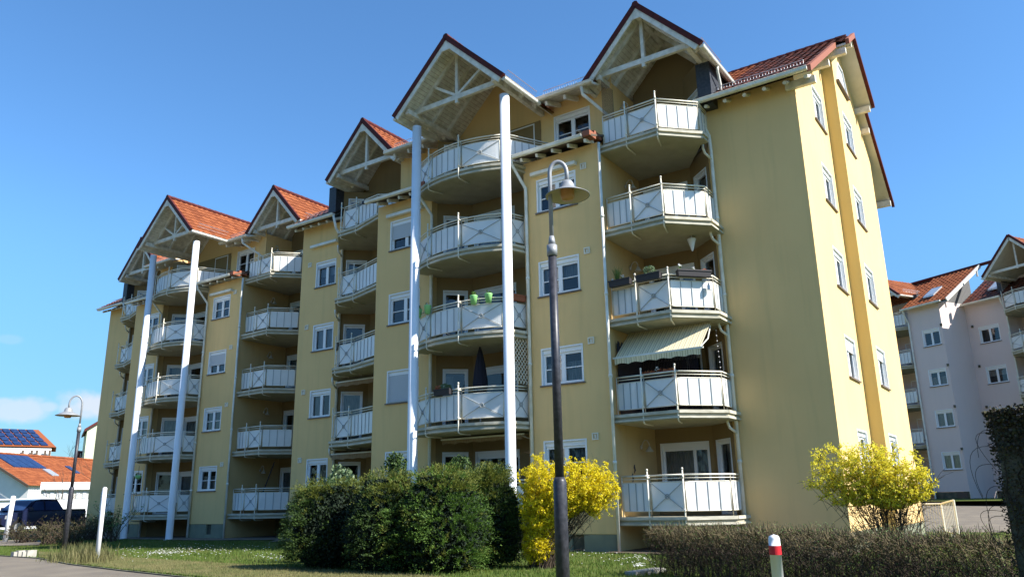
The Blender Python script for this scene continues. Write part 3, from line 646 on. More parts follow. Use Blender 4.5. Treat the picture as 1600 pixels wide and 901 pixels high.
    for (xa, xb) in ((-7.5, -4.12), (-26.2, -23.35)):
        g = MB(); half_gutter(g, (xa+tx, 21.13+ty, 13.10+tz), (xb+tx, 21.13+ty, 13.10+tz), .085); g.build('eaves_gutter', 'gutter', ra)
        for i in range(6):
            rr = MB(); x = xa+.3+i*(xb-xa-.4)/5+tx; rr.tube([(x, 21.3+ty, 12.93+tz), (x, 21.9+ty, 13.2+tz)], .06, 8); rr.build('rafter_end', 'wood_white', ra)
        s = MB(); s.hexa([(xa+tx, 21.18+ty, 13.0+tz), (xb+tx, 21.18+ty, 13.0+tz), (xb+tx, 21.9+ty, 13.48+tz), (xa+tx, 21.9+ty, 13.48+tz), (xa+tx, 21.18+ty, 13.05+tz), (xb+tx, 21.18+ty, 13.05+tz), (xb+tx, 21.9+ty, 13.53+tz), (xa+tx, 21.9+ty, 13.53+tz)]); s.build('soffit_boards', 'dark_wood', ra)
        snow_guard(ra, (xa+.5+tx, 21.75+ty, 13.56+tz), (xb-.2+tx, 21.75+ty, 13.56+tz), h=.16)

ROOT = thing('apartment_building', (-15, 22, 0), 'long cream yellow five-storey apartment block with white balconies, open timber gables and orange tiled roofs', 'building')
T1 = (0, 0, 0); T2 = (-21.3, 3.1, .18)
unit(T1, 0); unit(T2, 1)
# ---- A wall, F wall, end walls
yA = 21.8
m = MB()
wall(m, (-7.42, yA), (-4.66, yA), .46, 13.3)
# F with windows
hs = [(-25.0+25.93, -23.78+25.93, SILL(n)+.11, SILL(n)+1.22) for n in range(4)]
wall(m, (-25.93, yA), (-23.43, yA), .5, 13.3, hs)
wall(m, (-25.93, 31), (-25.93, yA), -.3, 12.9); m.face([(-25.93, yA, 12.9), (-25.93, 27.4, 12.9), (-25.93, 27.4, 17.1), (-25.93, yA, 13.4)])
wall(m, (-7.42, 21.8), (-7.42, 21.75), .0, 13.2)
for xx, tx, ty, tz in ((-25.93, -21.3, 3.1, .18),):
    wall(m, (-25.93+tx, yA+ty), (-23.43+tx, yA+ty), .5, 13.4)
    wall(m, (-25.93+tx, 31+ty), (-25.93+tx, yA+ty), -.3, 13.4)
m.face([(-47.23, 24.9, 13.4), (-47.23, 34.0, 13.4), (-47.23, 30.5, 17.3)])
wall(m, (-4.27, 31.4), (-47.2, 34.6), -.3, 13.2)
m.build('facade_wall', 'render', ROOT)
for a_ in (((-7.42, yA+.015), (-4.66, yA+.015)), ((-25.93, yA+.015), (-23.43, yA+.015)), ((-47.23, 24.915), (-44.73, 24.915))): m = MB(); wall(m, *a_, -.3, .458 if a_[0][0] > -10 else .498); m.build('plinth', 'plinth', ROOT)
cf = [(0, CURT[3]), (0, CURT[2]), (0, CURT[0]), (.22, CURT[1])]
for n in range(4):
    window(ROOT, (-25.93, yA), (1, 0), hs[n][0], SILL(n)+.11, 1.22, 1.11, 'double', cf[n][0], cf[n][1]); vent(ROOT, -25.4, yA, SILL(n)+1.2)
cassette(ROOT, -25.3, -23.7, yA, 12.1); cassette(ROOT, -12.6, -10.95, 19.79, 11.45); cassette(ROOT, -18.9, -17.2, 19.79, 11.45); cassette(ROOT, -33.9, -32.2, 22.89, 11.6)
# end wall (sunlit): strip A in front, strip B proud of it by 0.4 m
m = MB(); hA = [(24.12-yA, 25.5-yA, SILL(n), SILL(n)+1.25) for n in range(5)]
wall(m, (-4.66, yA), (-4.66, 26.55), .46, 13.3, [h for h in hA if h[3] < 13.2])
# sloping top of strip A
zr = lambda y: 13.0+.67*(y-21.2)
zz0 = 13.3
hA5 = hA[4]
for (ya, yb, za, zb_) in ():
    pass
m.v, m.f = [], []
wall(m, (-4.66, yA), (-4.66, 26.55), .46, 12.94, [h for h in hA if h[3] < 12.9])
for (a, b, zl, zh) in ((yA, 24.12, 12.94, None), (25.5, 26.55, 12.94, None), (24.12, 25.5, 14.19, None)):
    m.face([(-4.66, a, zl), (-4.66, b, zl), (-4.66, b, zr(b)), (-4.66, a, zr(a))])
m.face([(-4.66, 24.12, 12.94), (-4.82, 24.12, 12.94), (-4.82, 24.12, 14.19), (-4.66, 24.12, 14.19)]); m.face([(-4.66, 25.5, 12.94), (-4.66, 25.5, 14.19), (-4.82, 25.5, 14.19), (-4.82, 25.5, 12.94)])
m.face([(-4.66, 24.12, 14.19), (-4.82, 24.12, 14.19), (-4.82, 25.5, 14.19), (-4.66, 25.5, 14.19)])
hB = [(26.72-26.1, 28.15-26.1, SILL(n), SILL(n)+1.25) for n in range(5)]
wall(m, (-4.27, 26.1), (-4.27, 31.4), .46, 12.9, [h for h in hB if h[3] < 12.8])
rr = lambda y: 17.24-.72*(y-27.4)-.08
H = hB[4]; ya, yb = 26.72, 28.15
m.face([(-4.27, 26.1, 12.9), (-4.27, 26.72, 12.9), (-4.27, 26.72, zr(26.72)), (-4.27, 26.1, zr(26.1))])
m.face([(-4.27, 28.15, 12.9), (-4.27, 31.4, 12.9), (-4.27, 31.4, rr(31.4)), (-4.27, 28.15, rr(28.15))])
m.face([(-4.27, 26.72, 12.9), (-4.27, 28.15, 12.9), (-4.27, 28.15, SILL(4)), (-4.27, 26.72, SILL(4))])
m.face([(-4.27, 26.72, SILL(4)+1.25), (-4.27, 28.15, SILL(4)+1.25), (-4.27, 28.15, rr(28.15)), (-4.27, 27.4, 17.1), (-4.27, 26.72, zr(26.72))])
for y in (26.72, 28.15): m.face([(-4.27, y, SILL(4)), (-4.43, y, SILL(4)), (-4.43, y, SILL(4)+1.25), (-4.27, y, SILL(4)+1.25)])
m.build('end_wall', 'render', ROOT)
m = MB(); m.face([(-4.66, 26.1, -.3), (-4.27, 26.1, -.3), (-4.27, 26.1, zr(26.1)), (-4.66, 26.1, zr(26.1))]); m.build('ochre_return', 'render_ochre', ROOT)
m = MB(); wall(m, (-4.675, yA), (-4.675, 26.4), -.3, .458); wall(m, (-4.285, 26.11), (-4.285, 31.4), -.3, .458); m.build('plinth', 'plinth', ROOT)
for n in range(5):
    window(ROOT, (-4.66, yA), (0, 1), hA[n][0], SILL(n), 1.38, 1.25, 'double', .35 if n == 1 else 0, CURT[[3, 0, 0, 2, 1][n]])
    window(ROOT, (-4.27, 26.1), (0, 1), hB[n][0], SILL(n), 1.43, 1.25, 'double', (.3 if n == 1 else 0), CURT[[3, 0, 1, 4, 0][n]])
# attic window
m = MB(); P3 = [(-4.25, 26.55, 15.3), (-4.25, 28.1, 15.3), (-4.25, 27.7, 16.15), (-4.25, 26.95, 16.15)]
cen = sum((Vector(p) for p in P3), Vector())/4
for a, b in zip(P3, P3[1:]+P3[:1]): m.beam(a, b, .05, .08, (1, 0, 0))
o = m.build('attic_window', 'pvc', ROOT); g = MB(); g.face([(p[0]-.005, p[1], p[2]) for p in P3]); g.build('pane', 'shutter', o)
s = MB(); s.box((-4.3, 26.45, 15.2), (-4.17, 28.2, 15.26)); s.build('window_sill', 'sill', o)
# verge of the end gable
def slab_slope(name, mt, xa, xb, ya, yb, f, th, up_=0):
    m = MB(); m.hexa([(xa, ya, f(ya)-th), (xb, ya, f(ya)-th), (xb, yb, f(yb)-th), (xa, yb, f(yb)-th), (xa, ya, f(ya)+up_), (xb, ya, f(ya)+up_), (xb, yb, f(yb)+up_), (xa, yb, f(yb)+up_)]); return m.build(name, mt, ROOT)
zf = lambda y: 13.12+.67*(y-21.2); zb = lambda y: 17.27-.72*(y-27.4)
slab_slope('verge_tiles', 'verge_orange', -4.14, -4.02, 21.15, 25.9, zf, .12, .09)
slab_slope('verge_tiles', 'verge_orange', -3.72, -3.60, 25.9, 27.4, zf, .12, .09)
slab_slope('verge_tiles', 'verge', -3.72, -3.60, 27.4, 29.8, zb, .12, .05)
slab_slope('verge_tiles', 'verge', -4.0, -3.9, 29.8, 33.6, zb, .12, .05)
slab_slope('soffit_boards', 'board', -4.66, -4.14, 21.3, 25.9, zf, .12, -.05)
slab_slope('soffit_boards', 'board', -4.3, -3.72, 25.9, 27.4, zf, .12, -.05)
slab_slope('soffit_boards', 'board', -4.3, -3.72, 27.4, 29.8, zb, .14, -.03)
slab_slope('soffit_boards', 'board', -4.3, -4.0, 29.8, 31.4, zb, .14, -.03)
slab_slope('soffit_boards', 'board', -6.5, -4.0, 31.4, 33.5, zb, .14, -.03)
m = MB(); tiles(m, (-4.1, 25.9, zf(25.9)+.03), (1, 0, 0), (0, 1, .67), .42, 1.5*math.hypot(1, .67)); m.build('main_roof', 'tile_dark', ROOT)
for (y, z, x1) in ((21.75, 13.0, -4.05), (24.6, 14.95, -4.1), (27.4, 16.95, -3.75), (25.95, 15.95, -3.75), (29.6, 15.35, -3.75), (30.3, 14.8, -3.98), (33.2, 12.75, -3.98)): m = MB(); m.beam((-4.9, y, z), (x1, y, z), .16, .22); m.build('purlin_end', 'wood_white', ROOT)
# corner pipes
S_ = [FL(n) for n in range(5)]
def el(x, y, zs, dx):  # balcony outlet elbows joining a pipe
    for z in zs:
        m = MB(); m.tube([(x+dx, y-.35, z-.15), (x+dx, y-.35, z-.28), (x+dx*.8, y-.28, z-.42), (x, y, z-.55)], .04, 8); m.build('outlet_elbow', 'gutter', ROOT, smooth=True)
for (tx, ty, tz) in (T1, T2):
    pipe(ROOT, [(-7.5+tx, 21.13+ty, 13.02+tz), (-7.48+tx, 21.2+ty, 12.85+tz), (-7.30+tx, 21.66+ty, 12.1+tz), (-7.30+tx, 21.70+ty, 11.8+tz), (-7.30+tx, 21.70+ty, -.05)])
    el(-7.30+tx, 21.70+ty, [z+tz for z in S_], -.12)
    pipe(ROOT, [(-10.12+tx, 19.72+ty, 11.95+tz), (-10.12+tx, 19.72+ty, -.05)], .045)
    pipe(ROOT, [(-13.0+tx, 19.17+ty, 12.0+tz), (-13.0+tx, 19.2+ty, 11.8+tz), (-12.82+tx, 19.7+ty, 11.1+tz), (-12.82+tx, 19.71+ty, 10.8+tz), (-12.82+tx, 19.71+ty, -.05)])
    pipe(ROOT, [(-10.75+tx, 19.95+ty, 14.2+tz), (-10.75+tx, 20.0+ty, 13.95+tz), (-10.25+tx, 20.9+ty, 13.35+tz), (-10.25+tx, 20.9+ty, 12.3+tz)])
    pipe(ROOT, [(-16.95+tx, 19.17+ty, 12.0+tz), (-16.95+tx, 19.25+ty, 11.7+tz), (-16.78+tx, 19.71+ty, 11.1+tz), (-16.78+tx, 19.71+ty, -.05)])
    pipe(ROOT, [(-23.35+tx, 21.13+ty, 13.02+tz), (-23.35+tx, 21.3+ty, 12.5+tz), (-23.35+tx, 21.70+ty, 12.1+tz), (-23.35+tx, 21.70+ty, -.05)])
    el(-23.35+tx, 21.70+ty, [z+tz for z in S_], .12)
    # gable eaves pipe down to the lower roof
    pipe(ROOT, [(-6.78+tx, 21.5+ty, 14.27+tz), (-6.80+tx, 21.5+ty, 14.1+tz), (-6.86+tx, 21.85+ty, 13.85+tz), (-6.86+tx, 21.85+ty, 13.45+tz)], .045)
# ---- awnings
def awning(x0, x1, ya, za, yb, zb_, mt, val=.22, T=T1):
    tx, ty, tz = T; m = MB(); n = 24
    for i in range(n):
        a, b = x0+(x1-x0)*i/n, x0+(x1-x0)*(i+1)/n
        m.face([(a+tx, ya+ty, za+tz), (b+tx, ya+ty, za+tz), (b+tx, yb+ty, zb_+tz), (a+tx, yb+ty, zb_+tz)])
        m.face([(a+tx, yb+ty-.02, zb_+tz-.01), (b+tx, yb+ty-.02, zb_+tz-.01), (b+tx, yb+ty-.01, zb_+tz-val+.05*abs(math.sin((i+1)*.8))), (a+tx, yb+ty-.01, zb_+tz-val+.05*abs(math.sin(i*.8)))])
    o = m.build('awning', mt, ROOT); b = MB(); b.beam((x0-.05+tx, yb+ty, zb_+tz+.01), (x1+.08+tx, yb+ty, zb_+tz+.01), .05, .05); b.tube([(x1+tx-.03, ya+ty, za+tz-.1), (x1+tx+.05, (ya+yb)/2+ty, (za+zb_)/2+tz-.12), (x1+tx-.05, yb+ty, zb_+tz-.02)], .018, 6)
    b.build('awning_bar', 'gutter', o)
awning(-10.08, -7.50, 20.95, 6.15, 19.95, 5.26, 'awning', .2)
awning(-22.9, -19.5, 21.7, 6.12, 21.3, 5.98, 'awning_brown', .2)
awning(-22.9, -19.5, 21.7, 3.38, 21.2, 3.22, 'awning_brown', .22)
awning(-16.4, -13.3, 20.6, 3.35, 19.9, 3.32, 'awning_brown', .16)
# ============================================================ things on the balconies
def leafball(c, rx, ry, rz, n, sz, seed=0, droop=0):
    r = np.random.RandomState(seed); d = r.normal(size=(n, 3)); d /= np.linalg.norm(d, axis=1)[:, None]
    rad = r.uniform(.35, 1, n)**.5; P = np.array(c)+d*rad[:, None]*np.array([rx, ry, rz]); P[:, 2] -= droop*rad
    a = r.normal(size=(n, 3)); a /= np.linalg.norm(a, axis=1)[:, None]; b = np.cross(a, r.normal(size=(n, 3))); b /= np.linalg.norm(b, axis=1)[:, None]
    s = sz*r.uniform(.6, 1.3, n)[:, None]; a = a*s; b = b*s*.5
    V = np.stack([P-a, P+b, P+a, P-b], 1).reshape(-1, 3); return V, np.arange(len(V)).reshape(-1, 4)
def plant(parent, c, r_, n, sz, m, seed, name='foliage'):
    V, Fq = leafball(c, *r_, n, sz, seed); return arr(name, V, Fq, m, parent)
def grassy(parent, c, n, h, m, seed, name='foliage'):
    r = np.random.RandomState(seed); V = []; 
    for i in range(n):
        a = r.uniform(0, 6.28); t = r.uniform(.1, .55); b = np.array(c)+np.array([r.uniform(-.04, .04), r.uniform(-.04, .04), 0]); e = b+np.array([math.cos(a)*t*h, math.sin(a)*t*h, h*r.uniform(.6, 1)]); s = np.array([-math.sin(a), math.cos(a), 0])*.008
        V += [b-s, b+s, e+s*.2, e-s*.2]
    return arr(name, V, np.arange(len(V)).reshape(-1, 4), m, parent)
POTL = ['mint green rail pot beside the left white column, third floor up', 'mint green rail pot just right of the left white column and its pot', 'mint green rail pot in the middle of the rounded balcony front', 'mint green rail pot nearest the right white column']
for i, (x, y) in enumerate(((-16.72, 19.02), (-16.14, 18.80), (-14.22, 18.74), (-13.72, 18.84))):
    o = thing('flower_pot', (x, y, 7.2), POTL[i], 'flower pot', 'green pots hooked on the balcony rail')
    m = MB(); m.lathe((x, y, 7.28), [(0, 0), (.085, 0), (.12, .26), (.125, .28), (.11, .28), (.10, .22), (0, .22)], 20); m.build('pot', 'pot_green', o, True)
    m = MB(); m.lathe((x, y, 7.5), [(.105, 0), (.06, .012), (0, .015)], 16); m.build('soil', 'dark_wood', o)
    plant(o, (x, y, 7.62), (.07, .07, .08), 60 if i in (0, 2) else 12, .035, 'leaf', i)
def planter(x0, x1, y0, y1, z, label, mt='planter', plants=(), name='window_box', grp=None):
    o = thing(name, ((x0+x1)/2, (y0+y1)/2, z), label, 'planter', grp)
    a, b = Vector((x0, y0, z)), Vector((x1, y1, z)); d = (b-a).normalized(); n = Vector((d.y, -d.x, 0))*.1; U = Vector((0, 0, 1))
    m = MB(); m.hexa([a+n*.8, b+n*.8, b-n*.8, a-n*.8, a+n-d*.02+U*.17, b+n+d*.02+U*.17, b-n+d*.02+U*.17, a-n-d*.02+U*.17])
    m.hexa([a+n*1.15-d*.03+U*.15, b+n*1.15+d*.03+U*.15, b+n*.95+d*.03+U*.15, a+n*.95-d*.03+U*.15, a+n*1.15-d*.03+U*.185, b+n*1.15+d*.03+U*.185, b+n*.95+d*.03+U*.185, a+n*.95-d*.03+U*.185])
    m.build('box', mt, o)
    for k, (t, typ, s) in enumerate(plants):
        c = a+(b-a)*t+U*.17
        if typ == 'g': grassy(o, c, 90, s, 'leaf', k)
        elif typ == 'b': plant(o, c+U*s*.6, (s, s*.8, s*.7), 260, .03, 'laurel', k+7)
        elif typ == 'y': plant(o, c+U*s*.6, (s, s*.6, s*.7), 120, .03, 'yellow_green', k+9)
        elif typ == 'r': plant(o, c+U*s*.6, (s*1.3, s*.6, s*.6), 90, .035, 'petal_red', k+5)
        elif typ == 'w':
            plant(o, c+U*s, (s*.4, s*.4, s*.3), 14, .03, 'petal', k+3, 'blossom'); grassy(o, c, 14, s, 'leaf', k+30, 'stems')
    return o
planter(-10.02, -9.36, 19.83, 19.80, 7.33, 'dark window box with spiky grass plant, leftmost of three above the striped awning', plants=((.35, 'g', .45), (.62, 'w', .12), (.1, 'w', .06)), grp='dark window boxes')
planter(-9.15, -8.42, 19.80, 19.77, 7.33, 'dark window box with bushy cream-green plant above the X panel over the striped awning', plants=((.55, 'b', .2),), grp='dark window boxes')
planter(-8.02, -7.35, 20.05, 20.75, 7.38, 'dark window box with small white blossoms on the sunlit chamfer over the striped awning', plants=((.1, 'w', .16), (.5, 'w', .1), (.85, 'r', .05)), grp='dark window boxes')
planter(-13.2, -13.0, 19.2, 19.75, 7.36, 'terracotta coloured box hooked beside the right white column', 'terracotta', ((.5, 'r', .03),), name='window_box')
planter(-15.75, -15.1, 18.78, 18.72, 4.58, 'small box with red and green flowers on rounded balcony rail under the parasol', 'planter', ((.2, 'r', .12), (.6, 'b', .15), (.85, 'b', .1)))
planter(-9.4, -8.42, 20.22, 20.18, 4.54, 'low box of red flowers behind the rail beneath the striped awning', 'planter', ((.1, 'r', .10), (.3, 'r', .12), (.5, 'w', .16), (.65, 'r', .13), (.9, 'r', .12)))
planter(-23.1+.0, -22.4, 21.45, 20.9, 7.3, 'narrow plant box behind the railing of the small corner balcony', 'planter', ((.5, 'b', .08),))
# privacy screen and light string beneath the awning
m = MB()
for i in range(34): m.tube([(-10.1, 20.22+i*.05, 3.7), (-10.1, 20.22+i*.05, 5.75+.08*math.sin(i*1.3))], .022, 5)
for i in range(38): m.tube([(-10.08+i*.048, 21.75, 3.7), (-10.08+i*.048, 21.75, 5.8+.06*math.sin(i*1.7))], .022, 5)
tag(m.build('privacy_screen', 'fabric_dark'), 'dark reed privacy screen closing the balcony below the striped awning', 'screen')
o = thing('string_lights', (-7.5, 21.3, 6), 'hanging string of small white lights beside the striped awning', 'lights'); m = MB()
c0, c1 = pix(1118, 512, 22.6), pix(1126, 578, 22.6)
m.tube([c0, c1], .004, 4); m.build('cord', 'lamp_dark', o); m = MB()
for i in range(8): c = c0+(c1-c0)*(i+.5)/8; m.lathe(c, [(0, -.022), (.022, 0), (0, .022)], 8)
m.build('bulbs', 'white_paint', o)
# lantern
o = thing('lantern', (-7.42, 20.78, 7.1), 'small silver star lantern hanging on the sunlit panel beside the downpipe', 'lantern'); m = MB()
m.lathe((-7.38, 20.74, 7.02), [(.0, 0), (.07, 0), (.07, .13), (.03, .2), (0, .22)], 6); m.build('lamp_body', 'metal', o); m = MB(); m.tube([(-7.38, 20.74, 7.22), (-7.38, 20.74, 7.4)], .006, 5); m.build('hook', 'metal', o)
# cone lamp hanging from slab
o = thing('hanging_lamp', (-8.2, 21.3, 8.9), 'white cone shaped pendant lamp hanging under the balcony slab', 'lamp'); m = MB()
m.lathe((-8.0, 21.3, 8.42), [(0, 0), (.03, .04), (.13, .38), (.12, .40), (0, .41)], 20); m.build('lamp_shade', 'white_paint', o, True); m = MB(); m.tube([(-8.0, 21.3, 8.82), (-8.0, 21.3, 8.92)], .01, 6); m.build('cord', 'white_paint', o)
# parasol
o = thing('parasol', (-14.75, 19.8, 3.65), 'closed dark blue parasol standing on the rounded balcony', 'parasol')
m = MB(); m.lathe((-14.78, 19.8, 4.0), [(.04, .6), (.22, .75), (.25, 1.0), (.20, 1.4), (.11, 1.9), (.03, 2.16), (0, 2.2)], 9); m.build('canopy', 'fabric_dark', o); m = MB(); m.tube([(-14.78, 19.8, 3.66), (-14.78, 19.8, 6.2)], .022, 8); m.build('pole', 'metal', o)
m = MB(); m.lathe((-14.78, 19.8, 3.645), [(0, 0), (.24, 0), (.22, .07), (.04, .1), (0, .1)], 18); m.build('base', 'concrete', o)
# trellis
o = thing('trellis', (-12.98, 19.5, 4.7), 'white wooden diamond trellis fixed above the rail behind the right column', 'trellis'); m = MB(); x0 = -13.12
for k in range(-4, 12):
    for s_ in (1, -1):
        pts = []
        for t in np.linspace(0, .62, 12):
            z = 4.75+k*.16+(t if s_ > 0 else .62-t)*1.3
            if 4.75 <= z <= 6.2: pts.append((-13.12+t*.25, 19.22+t, z))
        if len(pts) > 1: m.beam(pts[0], pts[-1], .012, .022, (1, 0, 0))
m.build('lattice', 'rail', o)
# cat net on top balcony
o = thing('balcony_net', (-10.1, 20.2, 13), 'dark mesh net closing the left side of the top angular balcony', 'net'); m = MB()
for i in range(26):
    y = 20.12+i*.032; m.tube([(-10.12, y, 12.95), (-10.12, y, 14.3)], .0035, 3)
for i in range(42):
    z = 12.97+i*.032; m.tube([(-10.12, 20.12, z), (-10.12, 20.94, z)], .0035, 3)
m.build('mesh', 'net', o)
# satellite/bird figure on LL top rail
o = thing('security_lamp', (-21.0, 20.5, 12.6), 'small black lamp clipped on the top rail of the second gabled balcony', 'lamp'); m = MB(); m.lathe((-20.9, 20.45, 12.72), [(0, 0), (.09, .02), (.07, .13), (0, .16)], 12); m.build('head', 'lamp_dark', o); m = MB(); m.tube([(-20.9, 20.45, 12.85), (-20.88, 20.5, 12.99)], .015, 6); m.build('clamp', 'lamp_dark', o)
# hanging green pot unit 2
o = thing('hanging_basket', (-37.6, 21.8, 2.6), 'bright green hanging pot beside the far left white column', 'flower pot'); c = pix(216, 744, 43.3); m = MB(); m.lathe(c, [(0, -.12), (.12, -.10), (.16, .06), (0, .06)], 14); m.build('pot', 'pot_green', o, True)
m = MB(); m.tube([c+Vector((0, 0, .06)), c+Vector((0, 0, .5))], .01, 5); m.build('hanger', 'lamp_dark', o); plant(o, c+Vector((0, 0, .1)), (.14, .14, .08), 60, .04, 'leaf', 3)
# leaning pole on unit-2 ground balcony
o = thing('leaning_pole', (-30.6, 23.6, 1.1), 'dark pole leaning across the ground floor balcony of the far block', 'pole'); m = MB(); m.tube([(-31.0, 24.2, 1.3), (-30.2, 24.4, 3.35)], .03, 8); m.build('shaft', 'lamp_dark', o)
# wall letters-like ornament on the ground loggia side wall
for k, (y, z, l) in enumerate(((21.0, 2.2, 'small black gecko ornament on the ground floor loggia wall, upper one'), (20.85, 1.95, 'small black gecko ornament on the ground floor loggia wall, lower one'))):
    m = MB(); m.tube([(-10.15, y-.03, z-.12), (-10.15, y+.03, z-.03), (-10.15, y-.02, z+.05), (-10.15, y, z+.12)], [.008, .022, .022, .016], 6); m.tube([(-10.15, y-.06, z+.02), (-10.15, y+.06, z+.05)], .007, 4)
    tag(m.build('wall_ornament', 'lamp_dark'), l, 'ornament', 'ornaments on loggia wall')

# ============================================================ GROUND
GZ = lambda x, y: max(0, min(1.1, (y-34)*.042)) if x > -12 else max(0, min(.25, (y-34)*.02))
def sheet(name, pts, z, m, kind='structure'):
    mb = MB(); mb.face([(x, y, z) for x, y in pts]); o = mb.build(name, m); o['kind'] = kind; return o
sheet('ground', [(-1500, -900), (1500, -900), (1500, 1500), (-1500, 1500)], -.05, 'lawn')
def grid_ground(name, x0, x1, y0, y1, n, f, mt):
    V = []; Fq = []
    for j in range(n+1):
        for i in range(n+1):
            x = x0+(x1-x0)*i/n; y = y0+(y1-y0)*j/n; V.append((x, y, f(x, y)))
    for j in range(n):
        for i in range(n): a = j*(n+1)+i; Fq.append((a, a+1, a+n+2, a+n+1))
    o = arr(name, V, Fq, mt, None, True); o['kind'] = 'structure'; return o
grid_ground('lawn', -60, 14, 2, 33.9, 90, lambda x, y: .012*math.sin(x*.9)*math.cos(y*.7)+.008*math.sin(x*2.3+y*1.9), 'lawn')
grid_ground('hill', -12, 60, 33.9, 90, 30, lambda x, y: max(0, min(1.05, (y-33.9)*.045)), 'asphalt')
m = MB(); m.face([(-12, 52.5, 1.0), (4, 47, .95), (8, 54, 1.07), (-12, 62, 1.07)]); 
o = m.build('grass_verge', 'lawn'); o['kind'] = 'structure'
# asphalt road lower left, following the kerb seen in the picture
RP = [pixz(*p)[:2] for p in ((-400, 851), (-120, 860), (0, 870), (60, 874), (110, 884), (190, 894), (300, 906), (420, 925))]
poly = [(p[0], p[1]) for p in RP]+[(-8.5, 5.5), (-4, 4.2), (60, 4.0), (60, -9), (-160, -9), (-160, 8)]
sheet('road', poly, .036, 'asphalt')
k = MB()
for a, b in zip(RP[1:], RP[2:]): k.beam((a[0], a[1], .03), (b[0], b[1], .03), .06, .06)
o = k.build('road_edge', 'concrete'); o['kind'] = 'structure'
FP = [pixz(*p)[:2] for p in ((-260, 842), (0, 845), (40, 843), (72, 845), (60, 852), (0, 853), (-260, 850))]
sheet('path', FP, .034, 'asphalt')
# dry strip beside the road
DP = [pixz(*p)[:2] for p in ((60, 862), (150, 868), (400, 884), (560, 893), (700, 903), (600, 915), (420, 912), (300, 900), (190, 890), (110, 880), (60, 870))]
sheet('dry_grass_strip', DP, .028, 'dry_grass')
# soil bed along the facade
m = MB(); m.prism([(-10.3, 19.2), (-4.4, 19.2), (-4.4, 21.7), (-10.3, 21.7)], .02, .03); o = m.build('soil_bed', 'dark_wood'); o['kind'] = 'structure'
m = MB(); m.prism([(-45.5, 21.3), (-30.9, 21.3), (-27.5, 22.6), (-26, 21.0), (-26, 26), (-48, 26.5)], .024, .032); o = m.build('gravel_strip', 'asphalt'); o['kind'] = 'structure'
# little kerb by the hedge
a, b = pixz(985, 899), pixz(1032, 892.5)
m = MB(); m.beam((a.x, a.y, .03), (b.x, b.y, .03), .25, .09); o = m.build('kerb', 'stone'); o['kind'] = 'structure'
# grass blades
def blades(name, n, gen, h, m, seed, wdt=.006, kind='stuff', label=None):
    r = np.random.RandomState(seed); P = gen(r, n); n = len(P); a = r.uniform(0, 6.28, n); hh = h*r.uniform(.5, 1.2, n); t = r.uniform(0, .6, n)*hh; b = r.uniform(0, 6.28, n)
    s = np.stack([np.cos(a), np.sin(a), 0*a], 1)*wdt*r.uniform(.6, 1.4, n)[:, None]; e = P+np.stack([np.cos(b)*t, np.sin(b)*t, hh], 1)
    V = np.stack([P-s, P+s, e], 1).reshape(-1, 3); o = arr(name, V, np.arange(len(V)).reshape(-1, 3), m)
    return tag(o, label, 'grass', kind=kind)
def wedge(px0, px1, D0, D1):
    def g(r, n):
        D = D0*(D1/D0)**r.uniform(0, 1, n); px = r.uniform(px0, px1, n); az = np.arctan((px-800)/F_PX/math.cos(PITCH))+YAW
        return np.stack([np.sin(az)*D, np.cos(az)*D, 0*D], 1)
    return g
def inpoly(P, poly):
    x, y = P[:, 0], P[:, 1]; c = np.zeros(len(P), bool); j = len(poly)-1
    for i in range(len(poly)):
        xi, yi = poly[i]; xj, yj = poly[j]; t = ((yi > y) != (yj > y)) & (x < (xj-xi)*(y-yi)/(yj-yi+1e-12)+xi); c ^= t; j = i
    return c
def gl(r, n):
    P = wedge(-60, 1640, 11, 46)(r, n); ok = ~inpoly(P, poly) & ~inpoly(P, DP) & ~inpoly(P, FP); b = ~((P[:, 1] > 19.3) & (P[:, 0] > -24)) & ~((P[:, 1] > 21.3) & (P[:, 0] > -48)); return P[ok & b]
blades('grass', 190000, gl, .075, 'grass_blade', 1, .008, label='short green lawn grass in front of the block')
def gd(r, n):
    P = wedge(40, 720, 12, 32)(r, n); return P[inpoly(P, DP)]
blades('dry_grass', 120000, gd, .07, 'dry_blade', 2, .007, label='dry yellowish grass along the road edge')
def gd2(r, n):
    P = wedge(-60, 1640, 11, 40)(r, n); ok = ~inpoly(P, poly); b = ~((P[:, 1] > 19.3) & (P[:, 0] > -24)) & ~((P[:, 1] > 21.3) & (P[:, 0] > -48)); return P[ok & b]
blades('straw', 26000, gd2, .05, 'dry_blade', 3, .007, label='dry straw scattered through the lawn')
# daisies
r = np.random.RandomState(4); V = []
def daisy(cs, n, sx, sy):
    for _ in range(n):
        px = cs[0]+r.normal()*sx; py = cs[1]+r.normal()*sy
        if py < 842: continue
        p = pixz(px, py); s = .022*r.uniform(.7, 1.4); z = .07; q = r.uniform(0, 3)
        for k in range(2):
            a = q+k*.8; c, s2 = math.cos(a)*s, math.sin(a)*s
            V.extend([(p.x-c, p.y-s2, z), (p.x+s2, p.y-c, z+.01), (p.x+c, p.y+s2, z), (p.x-s2, p.y+c, z+.012)])
for cs, n, sx, sy in (((255, 866), 110, 18, 2.2), ((295, 860), 60, 25, 5), ((190, 862), 30, 20, 5), ((345, 862), 25, 30, 5), ((425, 874), 35, 18, 3), ((400, 860), 25, 30, 4), ((240, 872), 20, 50, 4), ((995, 875), 30, 12, 3), ((930, 870), 20, 30, 5), ((1000, 888), 25, 9, 1.5), ((880, 868), 8, 15, 3), ((990, 882), 14, 25, 4)): daisy(cs, n, sx, sy)
tag(arr('daisies', V, np.arange(len(V)).reshape(-1, 4), 'petal'), 'tiny white daisies scattered over the lawn', 'flowers', kind='stuff')
